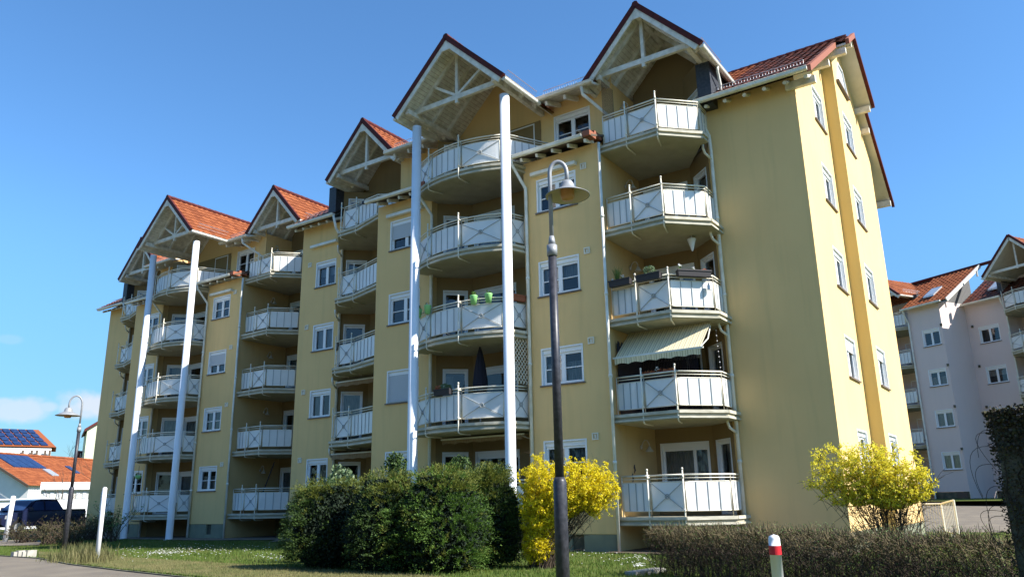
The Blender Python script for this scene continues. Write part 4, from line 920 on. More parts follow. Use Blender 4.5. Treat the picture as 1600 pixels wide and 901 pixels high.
# ============================================================ SHRUBS
def conifer(loc, rx, ry, h, seed, label, mt='thuja', n_clump=1350, per=52):
    x, y = loc; o = thing('conifer_shrub', (x, y, 0), label, 'shrub', 'evergreen shrubs in a dark clump')
    r = np.random.RandomState(seed); U = []; Tt = []; Dk = []
    # lobed outline: several upright sub-crowns
    lobes = [(r.uniform(-.34, .34)*rx, r.uniform(-.4, .4)*ry, r.uniform(.80, 1.04)*h, r.uniform(.5, .7)) for _ in range(7)]+[(0, 0, h, .8)]
    for c in range(n_clump):
        lx, ly, lh, lr = lobes[r.randint(len(lobes))]
        t = r.uniform(0, 1)**.8; z = .12+t*(lh-.12); prof = (math.sin(min(1, (z/lh)*1.0+.16)*math.pi*.86+.1))**.55 if z < lh*.98 else .15
        a = r.uniform(0, 6.283); rad = prof*r.uniform(.78, 1.0)
        p = np.array([x+lx+math.cos(a)*rad*rx*lr, y+ly+math.sin(a)*rad*ry*lr, z]); outd = np.array([math.cos(a), math.sin(a), .9*(z/lh)+.1]); outd /= np.linalg.norm(outd)
        k = per; ln = r.uniform(.16, .34)
        # fan shaped spray pointing outwards and slightly drooping
        sp = outd+r.normal(size=3)*.35; sp /= np.linalg.norm(sp); side = np.cross(sp, r.normal(size=3)); side /= np.linalg.norm(side)
        tt = r.uniform(0, 1, k); ss = r.uniform(-1, 1, k)*(.25+.75*tt)*.5
        B = p+sp*(tt*ln)[:, None]+side*(ss*ln)[:, None]+r.normal(size=(k, 3))*.012; B[:, 2] -= tt**2*ln*.35
        dd = sp+side*(ss*1.3)[:, None]+r.normal(size=(k, 3))*.25; dd /= np.linalg.norm(dd, axis=1)[:, None]
        wv = np.cross(dd, r.normal(size=(k, 3))); wv /= np.linalg.norm(wv, axis=1)[:, None]; s = r.uniform(.016, .034, k)[:, None]
        Q = np.stack([B-wv*s*.28, B+wv*s*.28, B+dd*s*1.3+wv*s*.12, B+dd*s*1.3-wv*s*.12], 1).reshape(-1, 3)
        (Tt if (z > lh*.82 and r.uniform() < .75) or r.uniform() < .06 else U).append(Q)
    # dark inner foliage
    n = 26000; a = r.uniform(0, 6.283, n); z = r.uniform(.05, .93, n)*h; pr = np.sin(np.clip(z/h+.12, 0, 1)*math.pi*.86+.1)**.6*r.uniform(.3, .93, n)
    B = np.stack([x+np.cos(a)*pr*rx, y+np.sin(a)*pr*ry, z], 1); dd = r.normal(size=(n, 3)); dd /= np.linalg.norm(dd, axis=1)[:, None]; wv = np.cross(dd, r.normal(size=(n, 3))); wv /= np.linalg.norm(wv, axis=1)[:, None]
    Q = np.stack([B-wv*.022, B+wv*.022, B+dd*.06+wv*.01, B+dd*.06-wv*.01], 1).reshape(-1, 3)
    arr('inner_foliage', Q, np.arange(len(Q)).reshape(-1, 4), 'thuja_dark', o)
    U = np.concatenate(U); arr('foliage', U, np.arange(len(U)).reshape(-1, 4), mt, o)
    if Tt: Tt = np.concatenate(Tt); arr('shoot_tips', Tt, np.arange(len(Tt)).reshape(-1, 4), 'thuja_tip', o)
    m = MB(); m.tube([(x, y, 0), (x+.05, y, h*.5), (x, y+.03, h*.85)], [.09, .06, .02], 8); m.build('trunk', 'bark', o)
    return o
def at_(px, D):
    p = pix(px, 780, D); return (p.x, p.y)
conifer(at_(524, 18.9), .95, 1.0, 1.88, 11, 'dark rounded evergreen shrub, left end of the clump beside open lawn')
conifer(at_(606, 17.6), 1.02, 1.0, 1.98, 12, 'evergreen shrub with yellow green crown in the middle of the clump')
conifer(at_(690, 17.0), 1.08, 1.05, 2.02, 13, 'largest evergreen shrub of the clump with drooping bright sprays', 'thuja_bright')
conifer(at_(762, 18.0), .80, .9, 2.08, 14, 'evergreen shrub touching the yellow flowering bush, right end of the clump')
# laurel behind
lx, ly = at_(530, 20.3); o = thing('laurel_bush', (lx, ly, 0), 'pale leaved laurel bush rising behind the left evergreen shrubs', 'shrub')
for k, (dx, hh) in enumerate(((-.4, 2.0), (-.1, 2.3), (.2, 2.2), (.4, 2.05))):
    V, Fq = leafball((lx+dx, ly, hh-.45), .22, .22, .5, 320, .07, k); arr('foliage', V, Fq, 'laurel', o)
    m = MB(); m.tube([(lx+dx*.3, ly, 0), (lx+dx, ly, hh-.3)], [.03, .01], 6); m.build('stem', 'bark', o)
# wispy conifer shoots above the hedge
for px, D, h, seed, lab in ((617, 19.4, 2.55, 31, 'thin evergreen shoot standing up before the cross-barred ground floor window'), (720, 18.6, 2.42, 32, 'thin evergreen shoot standing up before the glazed balcony door')):
    x, y = at_(px, D); o = thing('conifer_sapling', (x, y, 0), lab, 'shrub', 'thin evergreen shoots'); V, Fq = leafball((x, y, h-.3), .28, .28, .32, 900, .035, seed); arr('foliage', V, Fq, 'thuja', o); m = MB(); m.tube([(x, y, 0), (x, y, h-.05)], [.03, .008], 6); m.build('stem', 'bark', o)
def forsythia(base, crowns, stems, label, seed, n_fl, mt, thick=1.0, fsz=.022, low=2):
    o = thing('forsythia_bush', base, label, 'shrub', 'yellow flowering forsythia bushes'); r = random.Random(seed); rn = np.random.RandomState(seed)
    br = MB(); pts = []
    bx, by, bz = base
    for s in range(stems):
        c, rad = r.choice(crowns); th = r.uniform(0, 6.283); ph = math.acos(r.uniform(-.3, 1)); q = r.uniform(.4, 1)
        e = Vector((c[0]+rad[0]*q*math.cos(th)*math.sin(ph), c[1]+rad[1]*q*math.sin(th)*math.sin(ph), c[2]+rad[2]*q*math.cos(ph)))
        b = Vector((bx+r.uniform(-.24, .24), by+r.uniform(-.24, .24), 0)); mid = b*.45+e*.55; mid.z = max(mid.z*.86, .2); mid.x = b.x*.62+e.x*.38; mid.y = b.y*.62+e.y*.38
        P = [b*(1-t)**2+mid*2*t*(1-t)+e*t*t for t in [i/9 for i in range(10)]]
        P = [p+Vector((r.uniform(-.02, .02),)*3) for p in P]
        br.tube(P, [max(.003, .011*thick*(1-i/9.5)) for i in range(10)], 5, False)
        for i in range(low, 10):
            for _ in range(3 if i > 4 else 1):
                p = P[i]; d = Vector((r.gauss(0, 1), r.gauss(0, 1), r.gauss(.4, .8))).normalized()*r.uniform(.12, .34)
                q2 = p+d*.5+Vector((0, 0, .02)); q3 = p+d; br.tube([p, q2, q3], [.004, .003, .002], 3, False)
                pts += [p+(q3-p)*t for t in (.2, .4, .6, .8, 1)]
    br.build('branches', 'twig', o)
    P = np.array([tuple(p) for p in pts]); P = P[rn.randint(0, len(P), n_fl)]+rn.normal(size=(n_fl, 3))*.022
    ok = np.zeros(n_fl, bool)
    for c, rad in crowns: ok |= (((P-np.array(c))/np.array(rad))**2).sum(1) < 1.12
    P = P[ok]; n_fl = len(P)
    V = []
    for k in range(2):
        a = rn.normal(size=(n_fl, 3)); a /= np.linalg.norm(a, axis=1)[:, None]; b = np.cross(a, rn.normal(size=(n_fl, 3))); b /= np.linalg.norm(b, axis=1)[:, None]; s = (fsz*rn.uniform(.6, 1.25, n_fl))[:, None]
        V.append(np.stack([P-a*s, P+b*s*.45, P+a*s, P-b*s*.45], 1))
    V = np.concatenate(V, 0).reshape(-1, 3); arr('blossom', V, np.arange(len(V)).reshape(-1, 4), mt, o)
    V, Fq = leafball(P.mean(0), .1, .1, .1, 4, .02, 1)
    return o
def cc(px, py, D): return tuple(pix(px, py, D))
sx = 17.0/F_PX*1.02
b = at_(845, 17.2)
forsythia((b[0], b[1], 0), [(cc(866, 758, 17.2), (.84, .65, .70)), (cc(845, 790, 17.2), (.56, .5, .66)), (cc(918, 755, 17.1), (.70, .6, .52)), (cc(845, 800, 17.2), (.48, .4, .62)), (cc(940, 775, 17.0), (.42, .4, .45)), (cc(852, 740, 17.2), (.60, .55, .45)), (cc(842, 850, 17.2), (.34, .34, .45))], 150,
          'dense golden yellow forsythia bush behind the dark lamp post', 5, 78000, 'yellow', fsz=.023)
b = at_(1392, 14.6)
forsythia((b[0], b[1], 0), [(cc(1342, 735, 14.6), (.98, .7, .50)), (cc(1302, 728, 14.7), (.56, .5, .44)), (cc(1388, 737, 14.5), (.60, .5, .56)), (cc(1426, 755, 14.4), (.36, .3, .28)), (cc(1325, 755, 14.6), (.6, .5, .36))], 80,
          'loose pale yellow forsythia bush with bare stems before the sunlit end wall', 6, 27000, 'yellow_green', fsz=.021, low=4)

# ---- clipped hedge
def hedge():
    A = Vector((-6.45, 14.35, 0)); B = Vector((-.55, 10.9, 0)); d = (B-A).normalized(); n = Vector((-d.y, d.x, 0)); L_ = (B-A).length
    o = thing('clipped_hedge', (-3.5, 12.6, 0), 'low clipped hedge of bare brown twigs before the building end', 'hedge'); r = np.random.RandomState(8)
    N_ = 27000; u = r.uniform(0, 1, N_); v = r.uniform(-.42, .42, N_); z = r.uniform(0, .86, N_)**.8
    topz = .88+.03*np.sin(u*37)+.02*np.sin(u*91)+r.normal(size=N_)*.02
    P = np.array(A)[None]+np.outer(u*L_, np.array(d))+np.outer(v, np.array(n)); P[:, 2] = np.minimum(z*1.0, topz-.1)
    left = (u < .05); P[left, 2] = np.minimum(P[left, 2], .75)
    out = np.outer(np.sign(v)*np.abs(v)/.42, np.array(n)); dd = out*.5+r.normal(size=(N_, 3))*.55; dd[:, 2] += .62; dd /= np.linalg.norm(dd, axis=1)[:, None]
    ln = r.uniform(.07, .22, N_)[:, None]; ln = np.minimum(ln, (np.maximum(.03, topz-P[:, 2]+.05))[:, None]*1.1); wv = np.cross(dd, r.normal(size=(N_, 3))); wv /= np.linalg.norm(wv, axis=1)[:, None]; s = r.uniform(.002, .006, N_)[:, None]
    Q = np.stack([P-wv*s, P+wv*s, P+dd*ln+wv*s*.4, P+dd*ln-wv*s*.4], 1)
    g = P[:, 2] > .45+.15*r.uniform(size=N_)
    for nm, mk, mt in (('lower_twigs', ~g, 'twig'), ('upper_twigs', g, 'twig_green')):  # upper twigs paler than lower: sunlight on the tips put into the colour
        W = Q[mk].reshape(-1, 3); arr(nm, W, np.arange(len(W)).reshape(-1, 4), mt, o)
    K = 9000; i = r.randint(0, N_, K); T_ = P[i]+dd[i]*ln[i]; a = r.normal(size=(K, 3)); a /= np.linalg.norm(a, axis=1)[:, None]; b2 = np.cross(a, r.normal(size=(K, 3))); b2 /= np.linalg.norm(b2, axis=1)[:, None]; s = .012
    W = np.stack([T_-a*s, T_+b2*s*.5, T_+a*s, T_-b2*s*.5], 1).reshape(-1, 3); arr('buds', W, np.arange(len(W)).reshape(-1, 4), 'leaf', o)
    st = MB(); rr_ = random.Random(3)
    for k in range(90):
        p = A+d*rr_.uniform(0, L_)+n*rr_.uniform(-.25, .25); st.tube([p, p+Vector((rr_.uniform(-.12, .12), rr_.uniform(-.12, .12), .35)), p+Vector((rr_.uniform(-.2, .2), rr_.uniform(-.2, .2), .7))], [.014, .009, .004], 5, False)
    st.build('stems', 'bark', o)
hedge()
# ---- ivy clad pillar, right edge
P0 = pix(1541, 643, 9.0); ht = P0.z
o = thing('ivy_pillar', (P0.x+.5, P0.y, 0), 'concrete pillar overgrown with dark ivy at the right edge', 'pillar'); m = MB(); dx = Vector((.985, -.17, 0)); dn = Vector((.17, .985, 0))
p0 = Vector((P0.x+.04, P0.y, 0)); q = [p0, p0+dx*1.6, p0+dx*1.6+dn*.6, p0+dn*.6]
m.hexa([*q, *[v+Vector((0, 0, ht-.06)) for v in q]]); m.build('shaft', 'concrete', o)
r = np.random.RandomState(3); n = 17000; u = r.uniform(0, 1.6, n); z = ht*(1-r.uniform(0, 1, n)**2.0*.95); B = np.array(p0)+np.outer(u, dx)-np.outer(r.uniform(.0, .10, n), dn); B[:, 2] = z+r.normal(size=n)*.02
e = r.uniform(size=n) < .22; B[e] = (np.array(p0)+np.outer(r.uniform(0, .6, n), dn)-np.outer(r.uniform(0, .08, n), dx))[e]; B[e, 2] = z[e]
tp = r.uniform(size=n) < .08; B[tp, 2] = ht-.05+r.uniform(0, .06, tp.sum())
a = r.normal(size=(n, 3)); a /= np.linalg.norm(a, axis=1)[:, None]; b2 = np.cross(a, r.normal(size=(n, 3))); b2 /= np.linalg.norm(b2, axis=1)[:, None]; s = r.uniform(.009, .021, n)[:, None]*(.5+.5*(z/ht))[:, None]
W = np.stack([B-a*s, B+b2*s*.8, B+a*s, B-b2*s*.8], 1)
W1 = W[:8500].reshape(-1, 3); arr('ivy_leaves', W1, np.arange(len(W1)).reshape(-1, 4), 'ivy', o); W1 = W[8500:].reshape(-1, 3); arr('dry_ivy_leaves', W1, np.arange(len(W1)).reshape(-1, 4), 'ivy_brown', o)
m = MB(); rr_ = random.Random(9)
for k in range(60):
    u = rr_.uniform(0, 1.5); z = rr_.uniform(0, ht*.5); pts = []
    for i in range(9):
        pts.append(p0+dx*u-dn*.02+Vector((0, 0, z))); u = min(1.6, max(0, u+rr_.uniform(-.12, .12))); z = min(ht-.05, z+rr_.uniform(.05, .22))
    m.tube(pts, .006, 4, False)
for k in range(16):
    z = rr_.uniform(.5, ht-.05); q0 = p0+Vector((0, 0, z)); w1, w2, dz = rr_.uniform(.10, .26), rr_.uniform(.02, .2), rr_.uniform(.15, .5)
    m.tube([q0*(1-t)**2+(q0-dx*w1*1.6+Vector((0, 0, .10)))*2*t*(1-t)+(q0-dx*w2-Vector((0, 0, dz)))*t*t for t in [i/10 for i in range(11)]], .0025, 4, False)
m.build('ivy_stems', 'ivy_brown', o)
# ============================================================ STREET FURNITURE
def lamp(loc, D, H, arm, rsh, label, ysplit, ymid, rp):
    x, y = loc; o = thing('street_lamp', (x, y, 0), label, 'street lamp', 'swan neck street lamps')
    m = MB(); m.tube([(x, y, -.1), (x, y, ymid-.05), (x, y, ymid)], [rp*1.5, rp*1.5, rp*1.1], 20); m.build('lower_post', 'lamp_dark', o, True)
    m = MB(); m.tube([(x, y, ymid), (x, y, ysplit)], rp, 20); m.build('upper_post', 'lamp_dark', o, True)
    m = MB(); m.tube([(x, y, ysplit), (x, y, ysplit+.14)], rp*1.25, 18); m.tube([(x, y, ysplit+.14), (x, y, ysplit+.26)], [rp*.95, rp*.6], 16)
    d = Vector((*arm, 0)); rr_ = d.length/2; dn_ = d.normalized(); pts = [Vector((x, y, ysplit+.2)), Vector((x, y, H-rr_*1.5))]
    for k in range(1, 12):
        t = math.pi*k/12; pts.append(Vector((x, y, H-rr_*1.5))+dn_*(rr_-rr_*math.cos(t))+Vector((0, 0, rr_*1.5*math.sin(t))))
    pts.append(Vector((x, y, H-rr_*1.5))+d); pts.append(Vector((x, y, H-rr_*1.5-.12))+d)
    m.tube(pts, rp*.52, 12); m.build('arched_arm', 'lamp_grey', o, True)
    c = pts[-1]; m = MB(); k = rsh
    m.lathe(c+Vector((0, 0, 0)), [(0, .02), (k*.22, .01), (k*.31, -k*.12), (k*.34, -k*.3), (k*.42, -k*.36), (k*.65, -k*.47), (k*1.0, -k*.66), (k*1.0, -k*.68), (k*.97, -k*.675)], 40); m.build('lamp_shade', 'lamp_grey', o, True)
    m = MB(); m.lathe(c, [(k*.97, -k*.676), (k*.6, -k*.50), (k*.3, -k*.38)], 40); m.build('reflector', 'lamp_inner', o, True)
    m = MB(); m.lathe(c, [(k*.31, -k*.38), (k*.31, -k*.74), (k*.24, -k*.86), (0, -k*.88)], 28); m.build('lamp_glass', 'lamp_glass', o, True)
DL = 9.3; p = pix(872, 700, DL); q = pix(868, 600, DL)
pb = pix(880, 875, DL); lampxy = (pb.x, pb.y)
pt = pix(859.5, 330, DL); lx = (pt.x+pb.x)/2; ly = (pt.y+pb.y)/2
tip = pix(886, 285, DL); zs = pix(862, 400, DL).z; zm = pix(872, 745, DL).z; H = pix(873, 253, DL).z
lamp((lx, ly), DL, H, (tip.x-lx, tip.y-ly), .283, 'tall dark street lamp with grey hooded shade in front of the facade', zs, zm, .052)
D2 = 28.7; pb = pix(100, 858, D2); tp = pix(121, 690, D2); lx, ly = (pb.x+tp.x)/2, (pb.y+tp.y)/2; tip = pix(107, 640, D2)
lamp((lx, ly), D2, pix(118, 618, D2).z, (tip.x-lx, tip.y-ly), .36, 'distant slim street lamp by the road at far left', pix(122, 674, D2).z, pix(110, 760, D2).z, .05)
# bollard
x, y = pix(1209, 838, 8.5)[:2]; o = thing('bollard', (x, y, 0), 'white round bollard with red band before the hedge', 'bollard')
m = MB(); m.lathe((x, y, 0), [(.055, 0), (.055, .80), (.0575, .80)], 24); m.lathe((x, y, 0), [(.0575, .885), (.055, .885), (.055, .95), (.045, .975), (0, .99)], 24); m.build('post', 'white_paint', o, True)
m = MB(); m.lathe((x, y, 0), [(.0555, .80), (.0595, .80), (.0595, .885), (.0555, .885)], 24); m.build('red_band', 'red_paint', o)
# white marker posts
for (bx_, by_, tx_, ty_, D, lab) in ((151, 877, 164, 762, 25.0, 'leaning white post at the corner of lawn and road'), (8, 843, 21, 775, 44, 'leaning white post at far left before the pickup')):
    b = pix(bx_, by_, D); t = pix(tx_, ty_, D); o_ = MB(); o_.tube([(b.x, b.y, -.05), t, t+Vector((0, 0, .03))], [.062*D/25, .058*D/25, .02*D/25], 14); tag(o_.build('marker_post', 'white_paint', None, True), lab, 'post', 'white posts by the road')
# stone block on verge
b = pix(28, 866, 29.0); m = MB(); 
for k in range(4):
    x0 = pix(17+k*7, 865, 29); m.hexa([(x0.x+dx_, x0.y+dy_, z) for z in (0, .18+.03*(k % 2)) for dx_, dy_ in ((0, 0), (.14, .02), (.12, .3), (-.02, .28))])
tag(m.build('kerb_stone', 'stone'), 'pale broken kerb stone lying on the grass verge', 'stone')
# railing behind hedge
o = thing('stair_railing', (-3.2, 30.5, 0), 'cream metal stair railing beyond the corner of the sunlit end wall', 'railing')
m = MB(); A = pix(1440, 787, 31.0); B = pix(1470, 786.5, 31.0); Cc = pix(1490, 781, 28.5)
m.tube([A, B, Cc], .03, 8); m.tube([(v.x, v.y, .15) for v in (A, B, Cc)], .02, 6)
for (a, b, k) in ((A, B, 7), (B, Cc, 9)):
    for i in range(k+1):
        c = a+(b-a)*i/k; m.tube([(c.x, c.y, 0), (c.x, c.y, c.z)], .008, 5)
for c in (A, B, Cc): m.tube([(c.x, c.y, 0), (c.x, c.y, c.z)], .028, 8)
m.build('balusters', 'rail', o)
# weeds round the far lamp, shrubs by the house base
def weeds(px0, px1, D0, D1, h, n, lab, mt, seed, name='weed_clump', grp='wild tufts by the road'):
    V = []; r = np.random.RandomState(seed); c = pix((px0+px1)/2, 850, (D0+D1)/2); mu, sg = (px0+px1)/2, (px1-px0)/4.5; o = thing(name, (c.x, c.y, 0), lab, 'plant', grp)
    for _ in range(n):
        p = pix(r.normal(mu, sg), 850, r.normal((D0+D1)/2, (D1-D0)/3.5)); a = r.uniform(0, 6.28); hh = h*r.uniform(.3, 1); t = r.uniform(.1, .6)*hh; s = np.array([-math.sin(a), math.cos(a), 0])*r.uniform(.004, .012)
        b_ = np.array([p.x, p.y, 0]); m_ = b_+np.array([math.cos(a)*t*.4, math.sin(a)*t*.4, hh*.6]); e = b_+np.array([math.cos(a)*t, math.sin(a)*t, hh])
        V += [b_-s, b_+s, m_+s*.7, m_-s*.7, m_-s*.7, m_+s*.7, e+s*.1, e-s*.1]
    arr('blades', V, np.arange(len(V)).reshape(-1, 4), mt, o); return o
weeds(80, 180, 25.5, 29.5, .45, 900, 'straggly green weeds around the foot of the distant lamp', 'straw_green', 1)
weeds(92, 180, 24.2, 26.5, .36, 1200, 'dry straw coloured tuft beside the leaning white post', 'dry_blade', 2)
weeds(75, 160, 24.8, 27.0, .2, 1500, 'low green tuft at the edge of the asphalt', 'straw_green', 3)
def bare_bush(c, w, h, n, lab, seed, leaf='leaf', nl=500, name='bare_bush', grp='half bare shrubs'):
    r = random.Random(seed); o = thing(name, (c[0], c[1], 0), lab, 'shrub', grp); m = MB(); pts = []
    for _ in range(n):
        b = Vector((c[0]+r.uniform(-.15, .15)*w, c[1]+r.uniform(-.15, .15)*w, 0)); e = Vector((c[0]+r.uniform(-.6, .6)*w, c[1]+r.uniform(-.5, .5)*w, h*r.uniform(.5, 1))); mid = (b+e)/2+Vector((0, 0, h*.2))
        P = [b*(1-t)**2+mid*2*t*(1-t)+e*t*t for t in [i/6 for i in range(7)]]; m.tube(P, [.014*(1-i/7)+.003 for i in range(7)], 4, False)
        for p in P[2:]:
            for _ in range(2): q = p+Vector((r.gauss(0, .14), r.gauss(0, .14), r.gauss(.08, .12))); m.tube([p, q], [.004, .002], 3, False); pts.append(q); pts.append((p+q)/2)
    m.build('branches', 'twig', o)
    if nl:
        rn = np.random.RandomState(seed); P = np.array([tuple(p) for p in pts]); P = P[rn.randint(0, len(P), nl)]+rn.normal(size=(nl, 3))*.04; a = rn.normal(size=(nl, 3)); a /= np.linalg.norm(a, axis=1)[:, None]; b2 = np.cross(a, rn.normal(size=(nl, 3))); s = .04
        W = np.stack([P-a*s, P+b2*s*.4, P+a*s, P-b2*s*.4], 1).reshape(-1, 3); arr('leaves', W, np.arange(len(W)).reshape(-1, 4), leaf, o)
bare_bush(at_(178, 40), 2.2, 1.5, 26, 'half bare arching shrub at the foot of the far left wall', 1, nl=700)
bare_bush(at_(122, 37), 2.0, 1.0, 36, 'leafy dark shrub between distant lamp and pickup', 2, nl=900, leaf='ivy')
bare_bush(at_(85, 39), 2.2, .85, 36, 'low twiggy shrub right in front of the pickup bed', 3, nl=700, leaf='ivy')
bare_bush(at_(50, 42), 2.4, .75, 34, 'low dark shrub hiding the wheels of the pickup', 4, nl=700, leaf='ivy')
bare_bush(at_(150, 43), 2.0, 1.05, 36, 'dark shrub below the white screen fence beside the building corner', 5, nl=900, leaf='ivy')
# ============================================================ PICKUP
def pickup():
    c = pix(50, 815, 50); o = thing('pickup_truck', (c.x, c.y, .2), 'dark blue double cab pickup parked before the white screen fence', 'pickup truck', frame=True)
    hd = Vector((.30, -.954, 0)); o.rotation_euler = (0, 0, math.atan2(hd.y, hd.x))
    # local: x forward, y left, length 5.2
    body = MB(); prof = [(-2.6, .45), (2.35, .40), (2.6, .55), (2.62, .85), (2.5, 1.02), (1.35, 1.14), (-2.6, 1.14)]
    b = len(body.v); W_ = .92
    for sgn in (-1, 1):
        body.v += [(x, sgn*W_*(1 if z < 1.05 else .97), z) for x, z in prof]
    k = len(prof); body.f.append(tuple(range(b, b+k))); body.f.append(tuple(reversed(range(b+k, b+2*k))))
    for i in range(k): j = (i+1) % k; body.f.append((b+i, b+k+i, b+k+j, b+j))
    body.build('body', 'car_paint', o)
    cab = MB(); cp = [(1.35, 1.13, .88), (.65, 1.70, .72), (.2, 1.76, .70), (-.75, 1.74, .70), (-1.15, 1.13, .88)]
    b = len(cab.v)
    for sgn in (-1, 1): cab.v += [(x, sgn*w_, z) for x, z, w_ in cp]
    k = len(cp); cab.f.append(tuple(range(b, b+k))); cab.f.append(tuple(reversed(range(b+k, b+2*k))))
    for i in range(k): j = (i+1) % k; cab.f.append((b+i, b+k+i, b+k+j, b+j))
    cab.build('cab', 'car_paint', o)
    for nm, pts in (('windscreen', [(1.31, -.78, 1.19), (1.31, .78, 1.19), (.70, .66, 1.68), (.70, -.66, 1.68)]),):
        g = MB(); g.face([(x+.02, y, z+.02) for x, y, z in pts]); g.build(nm, 'solar', o)
    for sgn in (-1, 1):
        for (xa, xb, xc, xd) in ((1.08, .15, .15, .62), (.05, -.98, -.72, .05)):
            g = MB(); f_ = lambda x, z: (x, sgn*(.895-(z-1.13)*.28), z); g.face([f_(xa, 1.20), f_(xb, 1.20), f_(xc, 1.64), f_(xd, 1.64)]); g.build('side_window', 'solar', o)
        for x in (1.65, -1.55):
            w_ = MB(); w_.tube([(x, sgn*.70, .38), (x, sgn*.94, .38)], .38, 20); wo_ = w_.build('wheel', 'rubber', o); h_ = MB(); h_.tube([(x, sgn*.93, .38), (x, sgn*.95, .38)], .22, 14); h_.build('rim', 'metal', wo_)
        hl = MB(); hl.hexa([(2.35, sgn*.62, .80), (2.60, sgn*.60, .80), (2.45, sgn*.93, .80), (2.2, sgn*.935, .80), (2.35, sgn*.62, .98), (2.56, sgn*.60, .96), (2.42, sgn*.93, .96), (2.2, sgn*.935, .98)]); hl.build('headlight', 'metal', o)
        mi = MB(); mi.box((.95, sgn*.92-.08, 1.18), (1.1, sgn*.92+.12, 1.36)); mi.build('mirror', 'car_paint', o)
    g = MB(); g.box((2.60, -.5, .62), (2.64, .5, .88)); g.build('grille', 'rubber', o)
    bd = MB(); bd.box((-2.55, -.9, 1.13), (-1.2, .9, 1.24)); bd.build('bed_cover', 'rubber', o)
pickup()
# ============================================================ LEFT BACKGROUND
def boxhouse(): pass
# white screen fence
o = thing('screen_fence', (-52, 25, 0), 'long white screen fence behind the pickup', 'fence')
A, B, Cc = pix(-90, 780, 77), pix(85, 776, 76), pix(157, 779, 76)
m = MB()
for a, b, zt_, zb_ in ((A, B, A.z, 0), (B, Cc, Cc.z, .75)):
    n_ = max(2, int((b-a).length/.9))
    for i in range(n_):
        p, q = a+(b-a)*(i/n_), a+(b-a)*((i+.97)/n_); m.hexa([(p.x, p.y, zb_), (q.x, q.y, zb_), (q.x-.1, q.y+.04, zb_), (p.x-.1, p.y+.04, zb_), (p.x, p.y, zt_), (q.x, q.y, zt_), (q.x-.1, q.y+.04, zt_), (p.x-.1, p.y+.04, zt_)])
m.build('panels', 'white_paint', o)
m = MB(); m.beam((B.x, B.y, .4), (Cc.x, Cc.y, .4), .15, .75); m.build('base_wall', 'dark_wood', o); m = MB(); m.beam(A+Vector((0.1, 0, -.15)), B+Vector((0.1, 0, -.15)), .12, .08); m.build('top_rail', 'metal', o)
# orange house
o = thing('orange_roof_house', (-67, 33, 0), 'white house with orange tiled roof, skylights and a solar panel', 'house')
KS = 1.28
R0 = Vector((-69.7*KS, 27.9*KS, 1.34+4.51*KS)); u = Vector((-.43, .904, 0)); v = Vector((.904, .43, 0)); hw = 4.6; Ln = 16.5
def hw_pt(a, b, z): return R0+u*a*KS+v*b*KS+Vector((0, 0, (z-5.85)*KS))
m = MB(); tiles(m, hw_pt(-.4, hw+.3, 3.25), u, (-v*(hw+.3)+Vector((0, 0, 2.6))), (Ln+.8)*KS, math.hypot(hw+.3, 2.6)*KS, .33, .40); rf = m.build('roof', 'tile', o)
m = MB(); m.face([hw_pt(-.4, 0, 5.85), hw_pt(Ln, 0, 5.85), hw_pt(Ln, -hw-.3, 3.25), hw_pt(-.4, -hw-.3, 3.25)]); m.build('rear_slope', 'tile', rf)
m = MB(); m.beam(hw_pt(-.45, hw+.3, 3.2), hw_pt(-.45, 0, 5.8), .08, .22); m.beam(hw_pt(-.45, -hw-.3, 3.2), hw_pt(-.45, 0, 5.8), .08, .22); m.build('bargeboard', 'dark_wood', rf)
m = MB(); m.face([hw_pt(0, -hw, 0), hw_pt(0, hw, 0), hw_pt(0, hw, 3.35), hw_pt(0, 0, 5.75), hw_pt(0, -hw, 3.35)]); m.face([hw_pt(0, hw, 0), hw_pt(Ln-.5, hw, 0), hw_pt(Ln-.5, hw, 3.35), hw_pt(0, hw, 3.35)]); m.build('wall', 'white_wall', o)
m = MB(); w0 = hw_pt(-.04, .5, 2.9); m.hexa([hw_pt(a, b, z) for z in (3.05, 3.95) for a, b in ((-.05, -.15), (-.05, .75), (-.01, .75), (-.01, -.15))]); m.build('window', 'shutter', o)
m = MB(); m.hexa([hw_pt(a, b, z) for z in (1.55, 2.35) for a, b in ((-.5, .6), (-.5, 2.4), (-.01, 2.4), (-.01, .6))]); m.build('balcony', 'dark_wood', o)
sl_ = lambda b: 5.85-(2.6/(hw+.3))*b
def on_roof(a0, a1, b0, b1, mt, name, lift=.12):
    m = MB(); p = [hw_pt(a0, b1, sl_(b1)+lift), hw_pt(a1, b1, sl_(b1)+lift), hw_pt(a1, b0, sl_(b0)+lift), hw_pt(a0, b0, sl_(b0)+lift)]; m.hexa([q_-Vector((0, 0, .1)) for q_ in p]+p); return m.build(name, mt, rf)
for k in range(4): on_roof(1.0+k*.9, 1.85+k*.9, .25, 2.15, 'solar', 'solar_panel')
on_roof(3.9, 4.7, 2.35, 3.3, 'metal', 'skylight'); on_roof(7.4, 8.0, 1.6, 2.7, 'solar', 'skylight'); on_roof(12.0, 12.7, 1.6, 2.6, 'solar', 'skylight')
m = MB(); [m.tube([hw_pt(-.4+i*.4, 0, 5.92), hw_pt(0.02+i*.4, 0, 5.9)], .15, 6) for i in range(int(Ln/.4)+1)]; m.build('ridge_tiles', 'tile', rf)
